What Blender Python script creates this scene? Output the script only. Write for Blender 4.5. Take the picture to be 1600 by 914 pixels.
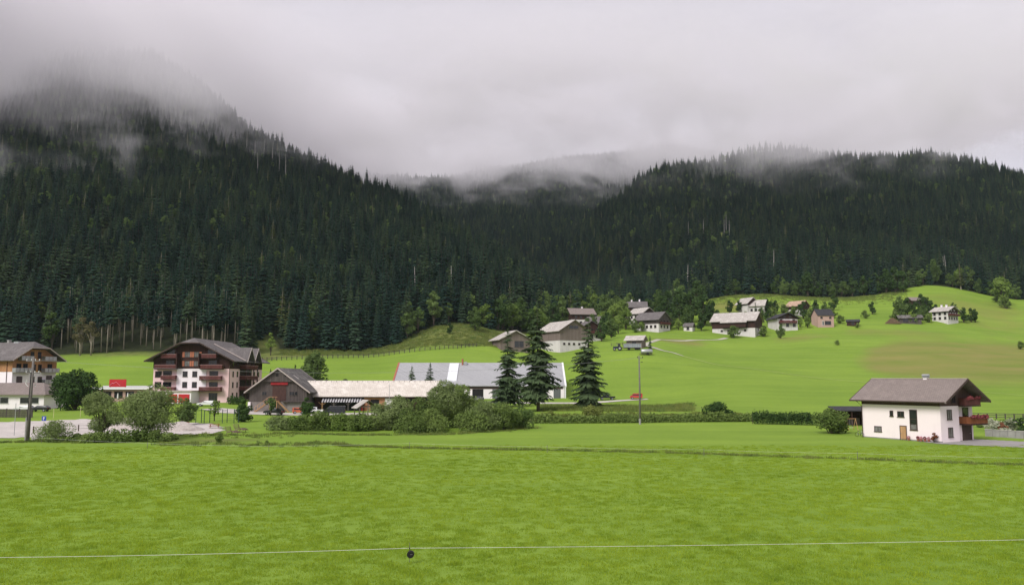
import bpy, math, random
import numpy as np
from mathutils import Vector, Matrix

# ------------------------------------------------------------------ camera, sky, sun, exposure
for _o in list(bpy.data.objects):
    bpy.data.objects.remove(_o)
scene = bpy.context.scene
C = scene.collection
R = math.radians
CAM_H, FPX, HORIZON = 9.5, 1300.0, 590.0
PITCH = math.atan((HORIZON - 457.0) / FPX)
cd = bpy.data.cameras.new('camera')
cam = bpy.data.objects.new('camera', cd)
C.objects.link(cam)
cam.location = (0, 0, CAM_H)
cam.rotation_euler = (R(90) + PITCH, 0, 0)
cd.sensor_width = 36.0
cd.lens = FPX / 1600.0 * 36.0
cd.clip_end = 8000.0
scene.camera = cam

SUN_EL, SUN_AZ = R(44), R(218)          # azimuth measured from +Y clockwise: behind the camera, to its left
w = bpy.data.worlds.new('World')
scene.world = w
w.use_nodes = True
wn, wl = w.node_tree.nodes, w.node_tree.links
wn.clear()
wo = wn.new('ShaderNodeOutputWorld')
bg = wn.new('ShaderNodeBackground')
sky = wn.new('ShaderNodeTexSky')
sky.sky_type = 'NISHITA'
sky.sun_disc = False
sky.sun_elevation = SUN_EL
sky.sun_rotation = SUN_AZ
tc = wn.new('ShaderNodeTexCoord')
mp = wn.new('ShaderNodeMapping')
mp.inputs['Scale'].default_value = (1.0, 1.0, 2.2)
nz = wn.new('ShaderNodeTexNoise')
nz.inputs['Scale'].default_value = 1.9
nz.inputs['Detail'].default_value = 5
nz.inputs['Roughness'].default_value = 0.5
nz.inputs['Distortion'].default_value = 0.4
rp = wn.new('ShaderNodeValToRGB')
rp.color_ramp.elements[0].position = 0.30
rp.color_ramp.elements[1].position = 0.72
rp.color_ramp.elements[0].color = (4.75, 4.48, 4.95, 1)
rp.color_ramp.elements[1].color = (6.9, 6.5, 7.0, 1)
mixw = wn.new('ShaderNodeMix')
mixw.data_type = 'RGBA'
mixw.inputs[0].default_value = 0.93      # a closed cloud deck in front of the clear sky
wl.new(tc.outputs['Generated'], mp.inputs['Vector'])
wl.new(mp.outputs[0], nz.inputs['Vector'])
wl.new(nz.outputs['Fac'], rp.inputs[0])
wl.new(sky.outputs[0], mixw.inputs[6])
wl.new(rp.outputs[0], mixw.inputs[7])
wl.new(mixw.outputs[2], bg.inputs[0])
bg.inputs[1].default_value = 0.060
wl.new(bg.outputs[0], wo.inputs[0])

sd = bpy.data.lights.new('sun', 'SUN')
sd.energy = 1.5
sd.angle = R(24)
sd.color = (1.0, 0.965, 0.93)
sun = bpy.data.objects.new('sun', sd)
C.objects.link(sun)
sdir = Vector((math.sin(SUN_AZ) * math.cos(SUN_EL), math.cos(SUN_AZ) * math.cos(SUN_EL), math.sin(SUN_EL)))
sun.rotation_euler = sdir.to_track_quat('Z', 'Y').to_euler()

vs = scene.view_settings
vs.view_transform = 'Standard'
vs.look = 'None'
vs.exposure = 1.12
vs.gamma = 1.0
vs.use_curve_mapping = False
cy = scene.cycles
cy.use_denoising = True
cy.max_bounces = 8
cy.diffuse_bounces = 2
cy.glossy_bounces = 2
cy.transmission_bounces = 3
cy.transparent_max_bounces = 6
cy.volume_bounces = 3
cy.caustics_reflective = False
cy.caustics_refractive = False
cy.sample_clamp_indirect = 4.0

# ------------------------------------------------------------------ pixel helpers (a pixel gives only a direction)
_cp, _sp = math.cos(PITCH), math.sin(PITCH)
def ray(px, py):
    a, b = (px - 800.0) / FPX, (457.0 - py) / FPX
    yv = _cp - b * _sp
    return a / yv, (_sp + b * _cp) / yv
def zat(py, Y):
    return CAM_H + ray(800, py)[1] * Y

# ------------------------------------------------------------------ terrain heights
def smoothstep(t):
    t = np.clip(t, 0, 1)
    return t * t * (3 - 2 * t)
NEAR_L = [(0, 0), (125, 0), (165, 0.8)]
COLS = [
    (-700, NEAR_L + [(215, 1.6), (260, 2.6), (290, 5), (340, 19), (420, 30), (3000, 60)]),
    (60,   NEAR_L + [(215, 1.6), (260, 2.6), (290, 5), (340, zat(553, 340)), (420, 30), (3000, 60)]),
    (230,  NEAR_L + [(200, 2.0), (230, 2.8), (265, 3.8), (290, 7), (340, zat(549, 340)), (420, 34), (3000, 60)]),
    (420,  NEAR_L + [(200, 1.5), (230, 2.6), (265, 3.6), (310, zat(574, 310)), (340, zat(557, 340)), (420, 34), (3000, 60)]),
    (560,  NEAR_L + [(200, 1.3), (230, 2.2), (265, 2.8), (300, zat(580, 300)), (335, zat(559, 335)), (360, zat(545, 360)), (440, 44), (3000, 60)]),
    (700,  NEAR_L + [(200, 1.4), (230, 2.0), (265, 2.6), (300, zat(572, 300)), (335, zat(546, 335)), (380, zat(508, 380)), (440, 46), (3000, 70)]),
    (850,  NEAR_L + [(200, 1.6), (230, 2.0), (265, 2.8), (300, zat(570, 300)), (350, zat(549, 350)), (430, zat(520, 430)), (480, 46), (3000, 70)]),
    (1000, NEAR_L + [(215, 1.6), (245, 2.4), (290, zat(582, 290)), (330, zat(545, 330)), (420, zat(522, 420)), (480, zat(500, 480)), (560, 52), (3000, 80)]),
    (1150, [(0, 0), (125, 0), (165, 0.8), (215, 1.9), (300, zat(578, 300)), (420, zat(529, 420)), (480, zat(489, 480)), (545, zat(459, 545)), (620, 76), (3000, 100)]),
    (1300, [(0, 0), (125, 0), (165, 0.6), (215, 1.5), (300, zat(584, 300)), (440, zat(513, 440)), (480, zat(491, 480)), (545, zat(465, 545)), (620, 74), (3000, 100)]),
    (1460, [(0, 0), (125, 0), (165, 0.4), (215, 1.3), (300, zat(585, 300)), (450, zat(508, 450)), (480, zat(492, 480)), (562, zat(446, 562)), (640, 84), (3000, 100)]),
    (1600, [(0, 0), (125, 0), (165, 0.4), (215, 1.3), (300, zat(588, 300)), (450, zat(520, 450)), (545, zat(468, 545)), (640, 78), (3000, 100)]),
    (2300, [(0, 0), (125, 0), (165, 0.4), (215, 1.3), (300, zat(592, 300)), (450, zat(528, 450)), (545, zat(480, 545)), (640, 74), (3000, 100)]),
]
def interp_cols(px, vals):
    """vals: (ncol, N) at COLS px -> smooth blend at px (N)"""
    xs = np.array([c[0] for c in COLS], float)
    i = np.clip(np.searchsorted(xs, px) - 1, 0, len(xs) - 2)
    t = smoothstep((px - xs[i]) / (xs[i + 1] - xs[i]))
    n = np.arange(len(px))
    return vals[i, n] * (1 - t) + vals[i + 1, n] * t
def base_z(px, Y):
    acc = 0
    for dy, wt in ((-14, .2), (-7, .2), (0, .2), (7, .2), (14, .2)):
        vals = np.stack([np.interp(Y + dy, [p[0] for p in c[1]], [p[1] for p in c[1]]) for c in COLS])
        acc = acc + wt * interp_cols(px, vals)
    return acc
def tab(px, t):
    return np.interp(px, [a[0] for a in t], [a[1] for a in t])
EDGE = [(-700, 345), (0, 345), (100, 341), (230, 341), (400, 338), (440, 352), (560, 352), (610, 352), (650, 366), (700, 384), (760, 394),
        (850, 436), (1000, 482), (1060, 478), (1100, 540), (1200, 548), (1300, 544), (1400, 550), (1450, 566), (1600, 548), (2300, 548)]
ML_R = [(-700, 20, 1050), (-300, 40, 1000), (0, 75, 960), (120, 88, 930), (220, 118, 900), (300, 172, 850), (380, 236, 800), (480, 268, 760), (600, 314, 700), (720, 368, 620), (800, 415, 570), (880, 478, 520), (960, 540, 500), (2300, 800, 500)]
RM_R = [(-700, 800, 900), (760, 620, 820), (820, 500, 840), (880, 410, 880), (940, 338, 930), (1000, 292, 970), (1040, 274, 985), (1100, 258, 1000), (1200, 244, 1020), (1300, 256, 1020), (1450, 262, 1000), (1600, 288, 980), (1800, 330, 960), (2300, 400, 900)]
FM_R = [(-700, 400, 1500), (300, 300, 1450), (620, 286, 1400), (720, 290, 1380), (850, 272, 1390), (950, 256, 1400), (1050, 244, 1400), (1300, 262, 1450), (2300, 420, 1500)]
def mountain(px, Y, tabR, Y0, z0, pw):
    pr = tab(px, [(a, b) for a, b, c in tabR]) - 9
    Yr = tab(px, [(a, c) for a, b, c in tabR])
    bb = (457.0 - pr) / FPX
    zr = CAM_H + (_sp + bb * _cp) / (_cp - bb * _sp) * Yr
    Yr = np.maximum(Yr, Y0 + 60)
    t = (Y - Y0) / (Yr - Y0)
    zr = np.maximum(zr, -60)
    up = z0 + np.where(t < 0, np.abs(zr - z0) + 30, zr - z0) / (zr - z0 + 1e-6) * (zr - z0) * np.where(t > 0, np.power(np.clip(t, 0, 1), pw), t * 1.2)
    down = zr - 0.45 * (Y - Yr) - 0.0004 * (Y - Yr) ** 2
    return np.where(t <= 1, up, np.maximum(down, -50)), t
def wob(X, Y, s, seed):
    a = np.sin(X / s + seed) * np.cos(Y / (s * 1.3) + seed * 2.1) + .5 * np.sin(X / (s * .47) + 1.3 * seed + Y / (s * .8)) + .35 * np.cos(Y / (s * .39) - seed + X / (s * .6))
    return a / 1.85
def terr(X, Y):
    X = np.asarray(X, float); Y = np.asarray(Y, float)
    sh = X.shape
    X = X.ravel(); Y = Y.ravel()
    Yc = np.maximum(Y, 60.0)
    px = np.clip(800 + FPX * X / Yc, -699, 2299)
    z = base_z(px, np.maximum(Y, 0))
    e = tab(px, EDGE)
    ze = base_z(px, e)
    m1, t1 = mountain(px, Y, ML_R, e, ze - 1, 1.06)
    m2, t2 = mountain(px, Y, RM_R, np.maximum(e, 520), base_z(px, np.maximum(e, 520)) - 1, 1.12)
    m3, t3 = mountain(px, Y, FM_R, 640.0, 40.0, 1.05)
    m = np.maximum(np.maximum(m1, m2), m3)
    gul = wob(X, Y, 62, 1.0) * 9 + wob(X, Y, 150, 4.0) * 10
    m = m + gul * np.clip((Y - e) / 120, 0, 1) * np.clip((Y - 380) / 200, 0, 1)
    z = np.where(Y > e - 40, np.maximum(z, m), z)
    z = z + wob(X, Y, 9, 2.0) * 0.05 + wob(X, Y, 31, 3.0) * 0.14 + (wob(X, Y, 40, 5.0) * 0.7 + wob(X, Y, 14, 7.0) * .28) * np.clip((Y - 270) / 80, 0, 1)
    tz = np.clip((Y - 285) / 60, 0, 1) * np.clip((e - Y) / 12, 0, 1)
    z = z + tz * (.16 * np.sin(z * 2.1 + 2 * wob(X, Y, 26, 8.0)) + .22 * np.sin(z * .83 + 3 * wob(X, Y, 45, 9.0)))
    return z.reshape(sh)

# ground grid (rows in Y, columns fanning out with distance)
rowsY = np.concatenate([np.arange(-80, 20, 10.0), np.arange(20, 130, 2.0), np.arange(130, 360, 2.5), np.arange(360, 640, 5.0), np.arange(640, 1700, 12.0), np.array([1750., 1900, 2200, 2600])])
S = np.concatenate([np.linspace(-1.9, -0.75, 24)[:-1], np.linspace(-0.75, 0.75, 300), np.linspace(0.75, 1.9, 24)[1:]])
WID = 55.0 + np.maximum(rowsY, 0) * 1.0
GX = WID[:, None] * S[None, :]
GY = np.repeat(rowsY[:, None], len(S), 1)
GZ = terr(GX, GY)
def hz(X, Y):
    """height of the ground mesh at X, Y (bilinear on the grid)"""
    i = int(np.clip(np.searchsorted(rowsY, Y) - 1, 0, len(rowsY) - 2))
    ty = (Y - rowsY[i]) / (rowsY[i + 1] - rowsY[i])
    z = []
    for k in (i, i + 1):
        z.append(np.interp(X / (55.0 + max(Y, 0) * 1.0), S, GZ[k]))
    return float(z[0] * (1 - ty) + z[1] * ty)
def gp(px, Y, dz=0.0):
    """ground point in picture column px at distance Y"""
    X = (px - 800.0) / FPX * Y
    for _ in range(3):
        z = hz(X, Y)
        X = (px - 800.0) / FPX * (Y * _cp + (z - CAM_H) * _sp)
    return Vector((X, Y, hz(X, Y) + dz))
def gpy(px, py, lo=30.0, hi=1200.0):
    """first ground point seen along the ray through px, py"""
    dx, dz = ray(px, py)
    Y = lo
    while Y < hi:
        if CAM_H + dz * Y <= hz(dx * Y, Y):
            break
        Y += 1.0
    return Vector((dx * Y, Y, hz(dx * Y, Y)))

# ------------------------------------------------------------------ mesh + object helpers
class MB:
    def __init__(s):
        s.v, s.f = [], []
    def add(s, vs_, fs_):
        n = len(s.v)
        s.v += [tuple(p) for p in vs_]
        s.f += [tuple(i + n for i in f) for f in fs_]
        return s
    def box(s, x0, x1, y0, y1, z0, z1):
        return s.add([(x0, y0, z0), (x1, y0, z0), (x1, y1, z0), (x0, y1, z0), (x0, y0, z1), (x1, y0, z1), (x1, y1, z1), (x0, y1, z1)],
                     [(0, 3, 2, 1), (4, 5, 6, 7), (0, 1, 5, 4), (1, 2, 6, 5), (2, 3, 7, 6), (3, 0, 4, 7)])
    def obox(s, o, u, n, u0, u1, z0, z1, n0, n1):
        """box in a wall frame: o origin, u along the wall, n outward"""
        o, u, n = Vector(o), Vector(u), Vector(n)
        pts = []
        for zz in (z0, z1):
            for a, b in ((u0, n0), (u1, n0), (u1, n1), (u0, n1)):
                p = o + u * a + n * b
                pts.append((p.x, p.y, p.z + zz))
        return s.add(pts, [(0, 3, 2, 1), (4, 5, 6, 7), (0, 1, 5, 4), (1, 2, 6, 5), (2, 3, 7, 6), (3, 0, 4, 7)])
    def slab(s, pts, t):
        n = len(pts)
        lo = [(p[0], p[1], p[2] - t) for p in pts]
        return s.add(list(pts) + lo, [tuple(range(n)), tuple(range(2 * n - 1, n - 1, -1))] + [(i, i + n, (i + 1) % n + n, (i + 1) % n) for i in range(n)])
    def prism(s, poly, axis, a0, a1):
        """poly: 2-D points; axis 'x': poly=(y,z) extruded along x; 'y': poly=(x,z); 'z': poly=(x,y)"""
        n = len(poly)
        def mkp(p, a):
            return {'x': (a, p[0], p[1]), 'y': (p[0], a, p[1]), 'z': (p[0], p[1], a)}[axis]
        return s.add([mkp(p, a0) for p in poly] + [mkp(p, a1) for p in poly],
                     [tuple(range(n)), tuple(range(2 * n - 1, n - 1, -1))] + [(i, i + n, (i + 1) % n + n, (i + 1) % n) for i in range(n)])
    def tube(s, path, radii, seg=6, cap=True):
        path = [Vector(p) for p in path]
        n0 = len(s.v)
        for i, p in enumerate(path):
            d = (path[min(i + 1, len(path) - 1)] - path[max(i - 1, 0)]).normalized()
            a = d.orthogonal().normalized(); b = d.cross(a)
            r = radii[i] if hasattr(radii, '__len__') else radii
            for k in range(seg):
                th = 2 * math.pi * k / seg
                s.v.append(tuple(p + (a * math.cos(th) + b * math.sin(th)) * r))
        for i in range(len(path) - 1):
            for k in range(seg):
                a, b = n0 + i * seg + k, n0 + i * seg + (k + 1) % seg
                s.f.append((a, b, b + seg, a + seg))
        if cap:
            s.f.append(tuple(range(n0 + seg - 1, n0 - 1, -1)))
            m = n0 + (len(path) - 1) * seg
            s.f.append(tuple(range(m, m + seg)))
        return s
    def mesh(s, name, smooth=False):
        me = bpy.data.meshes.new(name)
        me.from_pydata(s.v, [], s.f)
        if smooth:
            me.polygons.foreach_set('use_smooth', [True] * len(me.polygons))
        me.update()
        return me
def obj(name, mb, mat, parent=None, smooth=False, fix=True):
    me = mb.mesh(name, smooth) if isinstance(mb, MB) else mb
    if isinstance(mb, MB):
        me.materials.append(mat)
        if fix:
            import bmesh
            bm = bmesh.new(); bm.from_mesh(me)
            bmesh.ops.recalc_face_normals(bm, faces=bm.faces)
            bm.to_mesh(me); bm.free()
    o = bpy.data.objects.new(name, me)
    C.objects.link(o)
    if parent is not None:
        o.parent = parent
    return o
def tag(o, label=None, cat=None, group=None, kind=None):
    if label: o['label'] = label
    if cat: o['category'] = cat
    if group: o['group'] = group
    if kind: o['kind'] = kind
    return o
def thing(name, label, cat, loc, rz=0.0, group=None):
    o = bpy.data.objects.new(name, None)
    o.empty_display_size = 0.5
    C.objects.link(o)
    o.location = loc
    o.rotation_euler = (0, 0, rz)
    return tag(o, label, cat, group)
def copy_tree(root, loc, rz=0.0, scale=None, label=None, group=None):
    r = root.copy(); C.objects.link(r)
    r.location = loc; r.rotation_euler = (0, 0, rz)
    if scale is not None: r.scale = scale
    if label: r['label'] = label
    if group: r['group'] = group
    for ch in root.children:
        c = ch.copy(); C.objects.link(c); c.parent = r
        for g in ch.children:
            d = g.copy(); C.objects.link(d); d.parent = c
    return r

# ------------------------------------------------------------------ materials
MATS = {}
def newmat(name):
    m = bpy.data.materials.new(name)
    m.use_nodes = True
    return m, m.node_tree.nodes, m.node_tree.links, m.node_tree.nodes['Principled BSDF']
def rgb(c): return (c[0], c[1], c[2], 1)
def mat(name, c, rough=.8, var=.18, scale=1.5, c2=None, metal=0.0, bump=0.0, spec=.3, detail=4, coords='Object'):
    if name in MATS: return MATS[name]
    m, n, l, b = newmat(name)
    t = n.new('ShaderNodeTexCoord'); nz = n.new('ShaderNodeTexNoise')
    nz.inputs['Scale'].default_value = scale; nz.inputs['Detail'].default_value = detail; nz.inputs['Roughness'].default_value = .65
    l.new(t.outputs[coords], nz.inputs['Vector'])
    r = n.new('ShaderNodeValToRGB')
    r.color_ramp.elements[0].position = .28; r.color_ramp.elements[1].position = .74
    c2 = c2 or tuple(min(1, x * (1 + var)) for x in c)
    r.color_ramp.elements[0].color = rgb(tuple(x * (1 - var) for x in c))
    r.color_ramp.elements[1].color = rgb(c2)
    l.new(nz.outputs['Fac'], r.inputs[0]); l.new(r.outputs[0], b.inputs['Base Color'])
    b.inputs['Roughness'].default_value = rough; b.inputs['Metallic'].default_value = metal
    b.inputs['Specular IOR Level'].default_value = spec
    if bump:
        bp = n.new('ShaderNodeBump'); bp.inputs['Strength'].default_value = bump; bp.inputs['Distance'].default_value = .05
        l.new(nz.outputs['Fac'], bp.inputs['Height']); l.new(bp.outputs[0], b.inputs['Normal'])
    MATS[name] = m
    return m
def plaster(name, c, streak=.12):
    """rendered wall: fine grain, faint vertical weather streaks"""
    m, n, l, b = newmat(name)
    t = n.new('ShaderNodeTexCoord'); mp = n.new('ShaderNodeMapping'); mp.inputs['Scale'].default_value = (1.1, 1.1, .12)
    l.new(t.outputs['Object'], mp.inputs[0])
    a = n.new('ShaderNodeTexNoise'); a.inputs['Scale'].default_value = 1.2; a.inputs['Detail'].default_value = 6
    l.new(mp.outputs[0], a.inputs['Vector'])
    a2 = n.new('ShaderNodeTexNoise'); a2.inputs['Scale'].default_value = .35; a2.inputs['Detail'].default_value = 3
    l.new(t.outputs['Object'], a2.inputs['Vector'])
    ad = n.new('ShaderNodeMath'); ad.operation = 'ADD'
    l.new(a.outputs['Fac'], ad.inputs[0]); l.new(a2.outputs['Fac'], ad.inputs[1])
    r = n.new('ShaderNodeValToRGB'); r.color_ramp.elements[0].position = .62; r.color_ramp.elements[1].position = 1.15 if False else 1.0
    r.color_ramp.elements[0].color = rgb(tuple(x * (1 - streak) for x in c)); r.color_ramp.elements[1].color = rgb(c)
    l.new(ad.outputs[0], r.inputs[0]); l.new(r.outputs[0], b.inputs['Base Color'])
    b.inputs['Roughness'].default_value = .9; b.inputs['Specular IOR Level'].default_value = .15
    MATS[name] = m
    return m
def boards(name, c, c2, width=.18, vertical=True, rough=.85):
    """board cladding: each board its own tone, grain along the board, dark joints"""
    m, n, l, b = newmat(name)
    t = n.new('ShaderNodeTexCoord'); sp = n.new('ShaderNodeSeparateXYZ'); l.new(t.outputs['Object'], sp.inputs[0])
    ad = n.new('ShaderNodeMath'); ad.operation = 'ADD'
    l.new(sp.outputs[0], ad.inputs[0]); l.new(sp.outputs[1], ad.inputs[1])
    mu = n.new('ShaderNodeMath'); mu.operation = 'MULTIPLY'; mu.inputs[1].default_value = 1 / width
    l.new((ad.outputs[0] if vertical else sp.outputs[2]), mu.inputs[0])
    fl = n.new('ShaderNodeMath'); fl.operation = 'FLOOR'; l.new(mu.outputs[0], fl.inputs[0])
    wn_ = n.new('ShaderNodeTexWhiteNoise'); wn_.noise_dimensions = '1D'; l.new(fl.outputs[0], wn_.inputs['W'])
    mp = n.new('ShaderNodeMapping'); mp.inputs['Scale'].default_value = (3, 3, .35) if vertical else (.35, .35, 4)
    l.new(t.outputs['Object'], mp.inputs[0])
    nz = n.new('ShaderNodeTexNoise'); nz.inputs['Scale'].default_value = 2.2; nz.inputs['Detail'].default_value = 6; l.new(mp.outputs[0], nz.inputs['Vector'])
    m2 = n.new('ShaderNodeMath'); m2.operation = 'MULTIPLY_ADD'; m2.inputs[1].default_value = .5
    l.new(wn_.outputs['Value'], m2.inputs[0])
    m3 = n.new('ShaderNodeMath'); m3.operation = 'MULTIPLY_ADD'; m3.inputs[1].default_value = .9; m3.inputs[2].default_value = -.2
    l.new(nz.outputs['Fac'], m3.inputs[0]); l.new(m3.outputs[0], m2.inputs[2])
    r = n.new('ShaderNodeValToRGB'); r.color_ramp.elements[0].color = rgb(c); r.color_ramp.elements[1].color = rgb(c2)
    l.new(m2.outputs[0], r.inputs[0])
    fr = n.new('ShaderNodeMath'); fr.operation = 'FRACT'; l.new(mu.outputs[0], fr.inputs[0])
    lt = n.new('ShaderNodeMath'); lt.operation = 'LESS_THAN'; lt.inputs[1].default_value = .1; l.new(fr.outputs[0], lt.inputs[0])
    mx = n.new('ShaderNodeMix'); mx.data_type = 'RGBA'; l.new(lt.outputs[0], mx.inputs[0]); l.new(r.outputs[0], mx.inputs[6])
    mx.inputs[7].default_value = rgb(tuple(x * .35 for x in c)); l.new(mx.outputs[2], b.inputs['Base Color'])
    b.inputs['Roughness'].default_value = rough; b.inputs['Specular IOR Level'].default_value = .2
    MATS[name] = m
    return m
def tiles(name, c, c2, row=.3, colw=.35, rough=.75, patch=None, spec=.25):
    """roof covering: courses of small pieces with tone differences, weather patches"""
    m, n, l, b = newmat(name)
    t = n.new('ShaderNodeTexCoord'); sp = n.new('ShaderNodeSeparateXYZ'); l.new(t.outputs['Object'], sp.inputs[0])
    ad = n.new('ShaderNodeMath'); ad.operation = 'ADD'; l.new(sp.outputs[0], ad.inputs[0]); l.new(sp.outputs[1], ad.inputs[1])
    cb = n.new('ShaderNodeCombineXYZ'); l.new(ad.outputs[0], cb.inputs[0]); l.new(sp.outputs[2], cb.inputs[1])
    bt = n.new('ShaderNodeTexBrick'); bt.inputs['Scale'].default_value = 1.0
    bt.inputs['Brick Width'].default_value = colw; bt.inputs['Row Height'].default_value = row * .55
    bt.inputs['Mortar Size'].default_value = .015; bt.inputs['Bias'].default_value = 0
    bt.inputs['Color1'].default_value = rgb(c); bt.inputs['Color2'].default_value = rgb(c2); bt.inputs['Mortar'].default_value = rgb(tuple(x * .5 for x in c))
    l.new(cb.outputs[0], bt.inputs['Vector'])
    nz = n.new('ShaderNodeTexNoise'); nz.inputs['Scale'].default_value = .55; nz.inputs['Detail'].default_value = 7; nz.inputs['Roughness'].default_value = .7
    l.new(t.outputs['Object'], nz.inputs['Vector'])
    r = n.new('ShaderNodeValToRGB'); r.color_ramp.elements[0].position = .5; r.color_ramp.elements[1].position = .66
    r.color_ramp.elements[0].color = (0, 0, 0, 1); r.color_ramp.elements[1].color = (1, 1, 1, 1)
    l.new(nz.outputs['Fac'], r.inputs[0])
    mx = n.new('ShaderNodeMix'); mx.data_type = 'RGBA'; l.new(bt.outputs['Color'], mx.inputs[6])
    mx.inputs[7].default_value = rgb(patch or tuple(x * 1.15 for x in c2))
    mm = n.new('ShaderNodeMath'); mm.operation = 'MULTIPLY'; mm.inputs[1].default_value = .75 if patch else .4
    l.new(r.outputs[0], mm.inputs[0]); l.new(mm.outputs[0], mx.inputs[0])
    l.new(mx.outputs[2], b.inputs['Base Color'])
    bp = n.new('ShaderNodeBump'); bp.inputs['Strength'].default_value = .4; bp.inputs['Distance'].default_value = .03
    l.new(bt.outputs['Fac'], bp.inputs['Height']); bp.invert = True; l.new(bp.outputs[0], b.inputs['Normal'])
    b.inputs['Roughness'].default_value = rough; b.inputs['Specular IOR Level'].default_value = spec
    MATS[name] = m
    return m
def foliage(name, dark, light, trans=.22, wscale=.35, rand=.55, island=False, mid=None, fine=0.0):
    m, n, l, b = newmat(name)
    n.remove(b)
    out = n['Material Output']
    oi = n.new('ShaderNodeObjectInfo'); g = n.new('ShaderNodeNewGeometry')
    nz = n.new('ShaderNodeTexNoise'); nz.inputs['Scale'].default_value = wscale; nz.inputs['Detail'].default_value = 5; nz.inputs['Roughness'].default_value = .7
    l.new(g.outputs['Position'], nz.inputs['Vector'])
    a = n.new('ShaderNodeMath'); a.operation = 'MULTIPLY_ADD'; a.inputs[1].default_value = rand
    l.new(oi.outputs['Random'], a.inputs[0])
    k = n.new('ShaderNodeMath'); k.operation = 'MULTIPLY_ADD'; k.inputs[1].default_value = 1.3; k.inputs[2].default_value = -.15 - rand * .5
    l.new(nz.outputs['Fac'], k.inputs[0]); l.new(k.outputs[0], a.inputs[2])
    src = a.outputs[0]
    if fine:
        z2 = n.new('ShaderNodeTexNoise'); z2.inputs['Scale'].default_value = 1.3; z2.inputs['Detail'].default_value = 4; z2.inputs['Roughness'].default_value = .7
        l.new(g.outputs['Position'], z2.inputs['Vector'])
        q2 = n.new('ShaderNodeMath'); q2.operation = 'MULTIPLY_ADD'; q2.inputs[1].default_value = fine; q2.inputs[2].default_value = -fine * .5
        l.new(z2.outputs['Fac'], q2.inputs[0])
        s2 = n.new('ShaderNodeMath'); s2.operation = 'ADD'; l.new(src, s2.inputs[0]); l.new(q2.outputs[0], s2.inputs[1]); src = s2.outputs[0]
    if island:
        q = n.new('ShaderNodeMath'); q.operation = 'MULTIPLY_ADD'; q.inputs[1].default_value = .5; q.inputs[2].default_value = -.25
        l.new(g.outputs['Random Per Island'], q.inputs[0])
        s = n.new('ShaderNodeMath'); s.operation = 'ADD'; l.new(src, s.inputs[0]); l.new(q.outputs[0], s.inputs[1]); src = s.outputs[0]
    r = n.new('ShaderNodeValToRGB'); r.color_ramp.elements[0].color = rgb(dark); r.color_ramp.elements[1].color = rgb(light)
    r.color_ramp.elements[0].position = .12; r.color_ramp.elements[1].position = .88
    if mid:
        e = r.color_ramp.elements.new(.5); e.color = rgb(mid)
    l.new(src, r.inputs[0])
    d = n.new('ShaderNodeBsdfDiffuse'); tr = n.new('ShaderNodeBsdfTranslucent'); ms = n.new('ShaderNodeMixShader'); ms.inputs[0].default_value = trans
    l.new(r.outputs[0], d.inputs[0]); l.new(r.outputs[0], tr.inputs[0]); l.new(d.outputs[0], ms.inputs[1]); l.new(tr.outputs[0], ms.inputs[2])
    l.new(ms.outputs[0], out.inputs[0])
    MATS[name] = m
    return m

M_white = plaster('white_plaster', (.85, .79, .815), .09)
M_pinkwhite = plaster('pinkish_white_plaster', (.88, .770, .785), .06)
M_pink = plaster('pink_plaster', (.80, .56, .57), .1)
M_limewash = plaster('dull_white_limewash', (.62, .585, .575), .2)
M_tan = plaster('tan_pink_plaster', (.46, .31, .27))
M_concrete = mat('concrete', (.30, .29, .28), var=.2, scale=.8)
M_darkwood = boards('dark_brown_boards', (.028, .014, .012), (.075, .036, .030))
M_brownband = boards('brown_boards', (.070, .042, .036), (.115, .070, .062), .15)
M_balc = boards('red_brown_boards', (.080, .026, .024), (.165, .062, .056), .14)
M_balcred = boards('orange_brown_boards', (.16, .055, .020), (.26, .10, .045), .14)
M_rail = mat('pale_pink_rail', (.45, .27, .25), var=.1)
M_larch = boards('honey_larch_boards', (.33, .16, .07), (.50, .27, .14), .2)
M_greywood = boards('weathered_grey_boards', (.052, .043, .040), (.135, .112, .104), .22)
M_barnwood = boards('brown_grey_boards', (.140, .108, .095), (.25, .20, .18), .3)
M_newwood = boards('fresh_spruce_boards', (.38, .21, .10), (.58, .36, .19), .16)
M_redwood = mat('red_paint', (.30, .02, .025), var=.2)
M_redbright = mat('bright_red_panel', (.50, .025, .03), var=.12, rough=.5)
M_roofbrown = tiles('brown_concrete_tiles', (.215, .176, .160), (.255, .210, .190))
M_roofgrey = tiles('grey_brown_tiles', (.120, .106, .104), (.165, .148, .145), patch=(.20, .182, .176))
M_roofdark = tiles('dark_slate_tiles', (.030, .029, .034), (.052, .050, .056))
M_roofold = tiles('old_wood_shingles', (.085, .077, .072), (.15, .138, .13), row=.4, colw=.3, patch=(.30, .275, .26))
M_roofnew = tiles('pale_new_shingles', (.56, .50, .44), (.67, .61, .54), row=.45, colw=.5, patch=(.72, .67, .61))
M_roofmetal = boards('standing_seam_sheet', (.31, .31, .32), (.40, .40, .41), .6)
M_rooflight = tiles('bleached_shingles', (.40, .36, .33), (.52, .48, .44), patch=(.58, .55, .50))
M_verge = mat('pale_verge_board', (.42, .36, .33), var=.1)
M_redverge = mat('rusty_red_verge', (.36, .12, .075), var=.15)
M_metal = mat('galvanised_metal', (.42, .43, .44), rough=.45, metal=.6, var=.1)
M_whitemetal = mat('white_painted_metal', (.75, .75, .75), rough=.5, var=.05)
M_dark = mat('interior_shade', (.012, .011, .012), var=.2)  # near-black: the shade inside openings is put into the colour
M_frame = mat('dark_window_frame', (.07, .045, .038), var=.1)
M_whiteframe = mat('white_window_frame', (.7, .68, .66), var=.05)
M_shutter = mat('orange_shutter', (.46, .17, .10), var=.12)
M_glass = mat('window_glass', (.018, .020, .023), rough=.08, var=.3, scale=.5, spec=.6)
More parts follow.
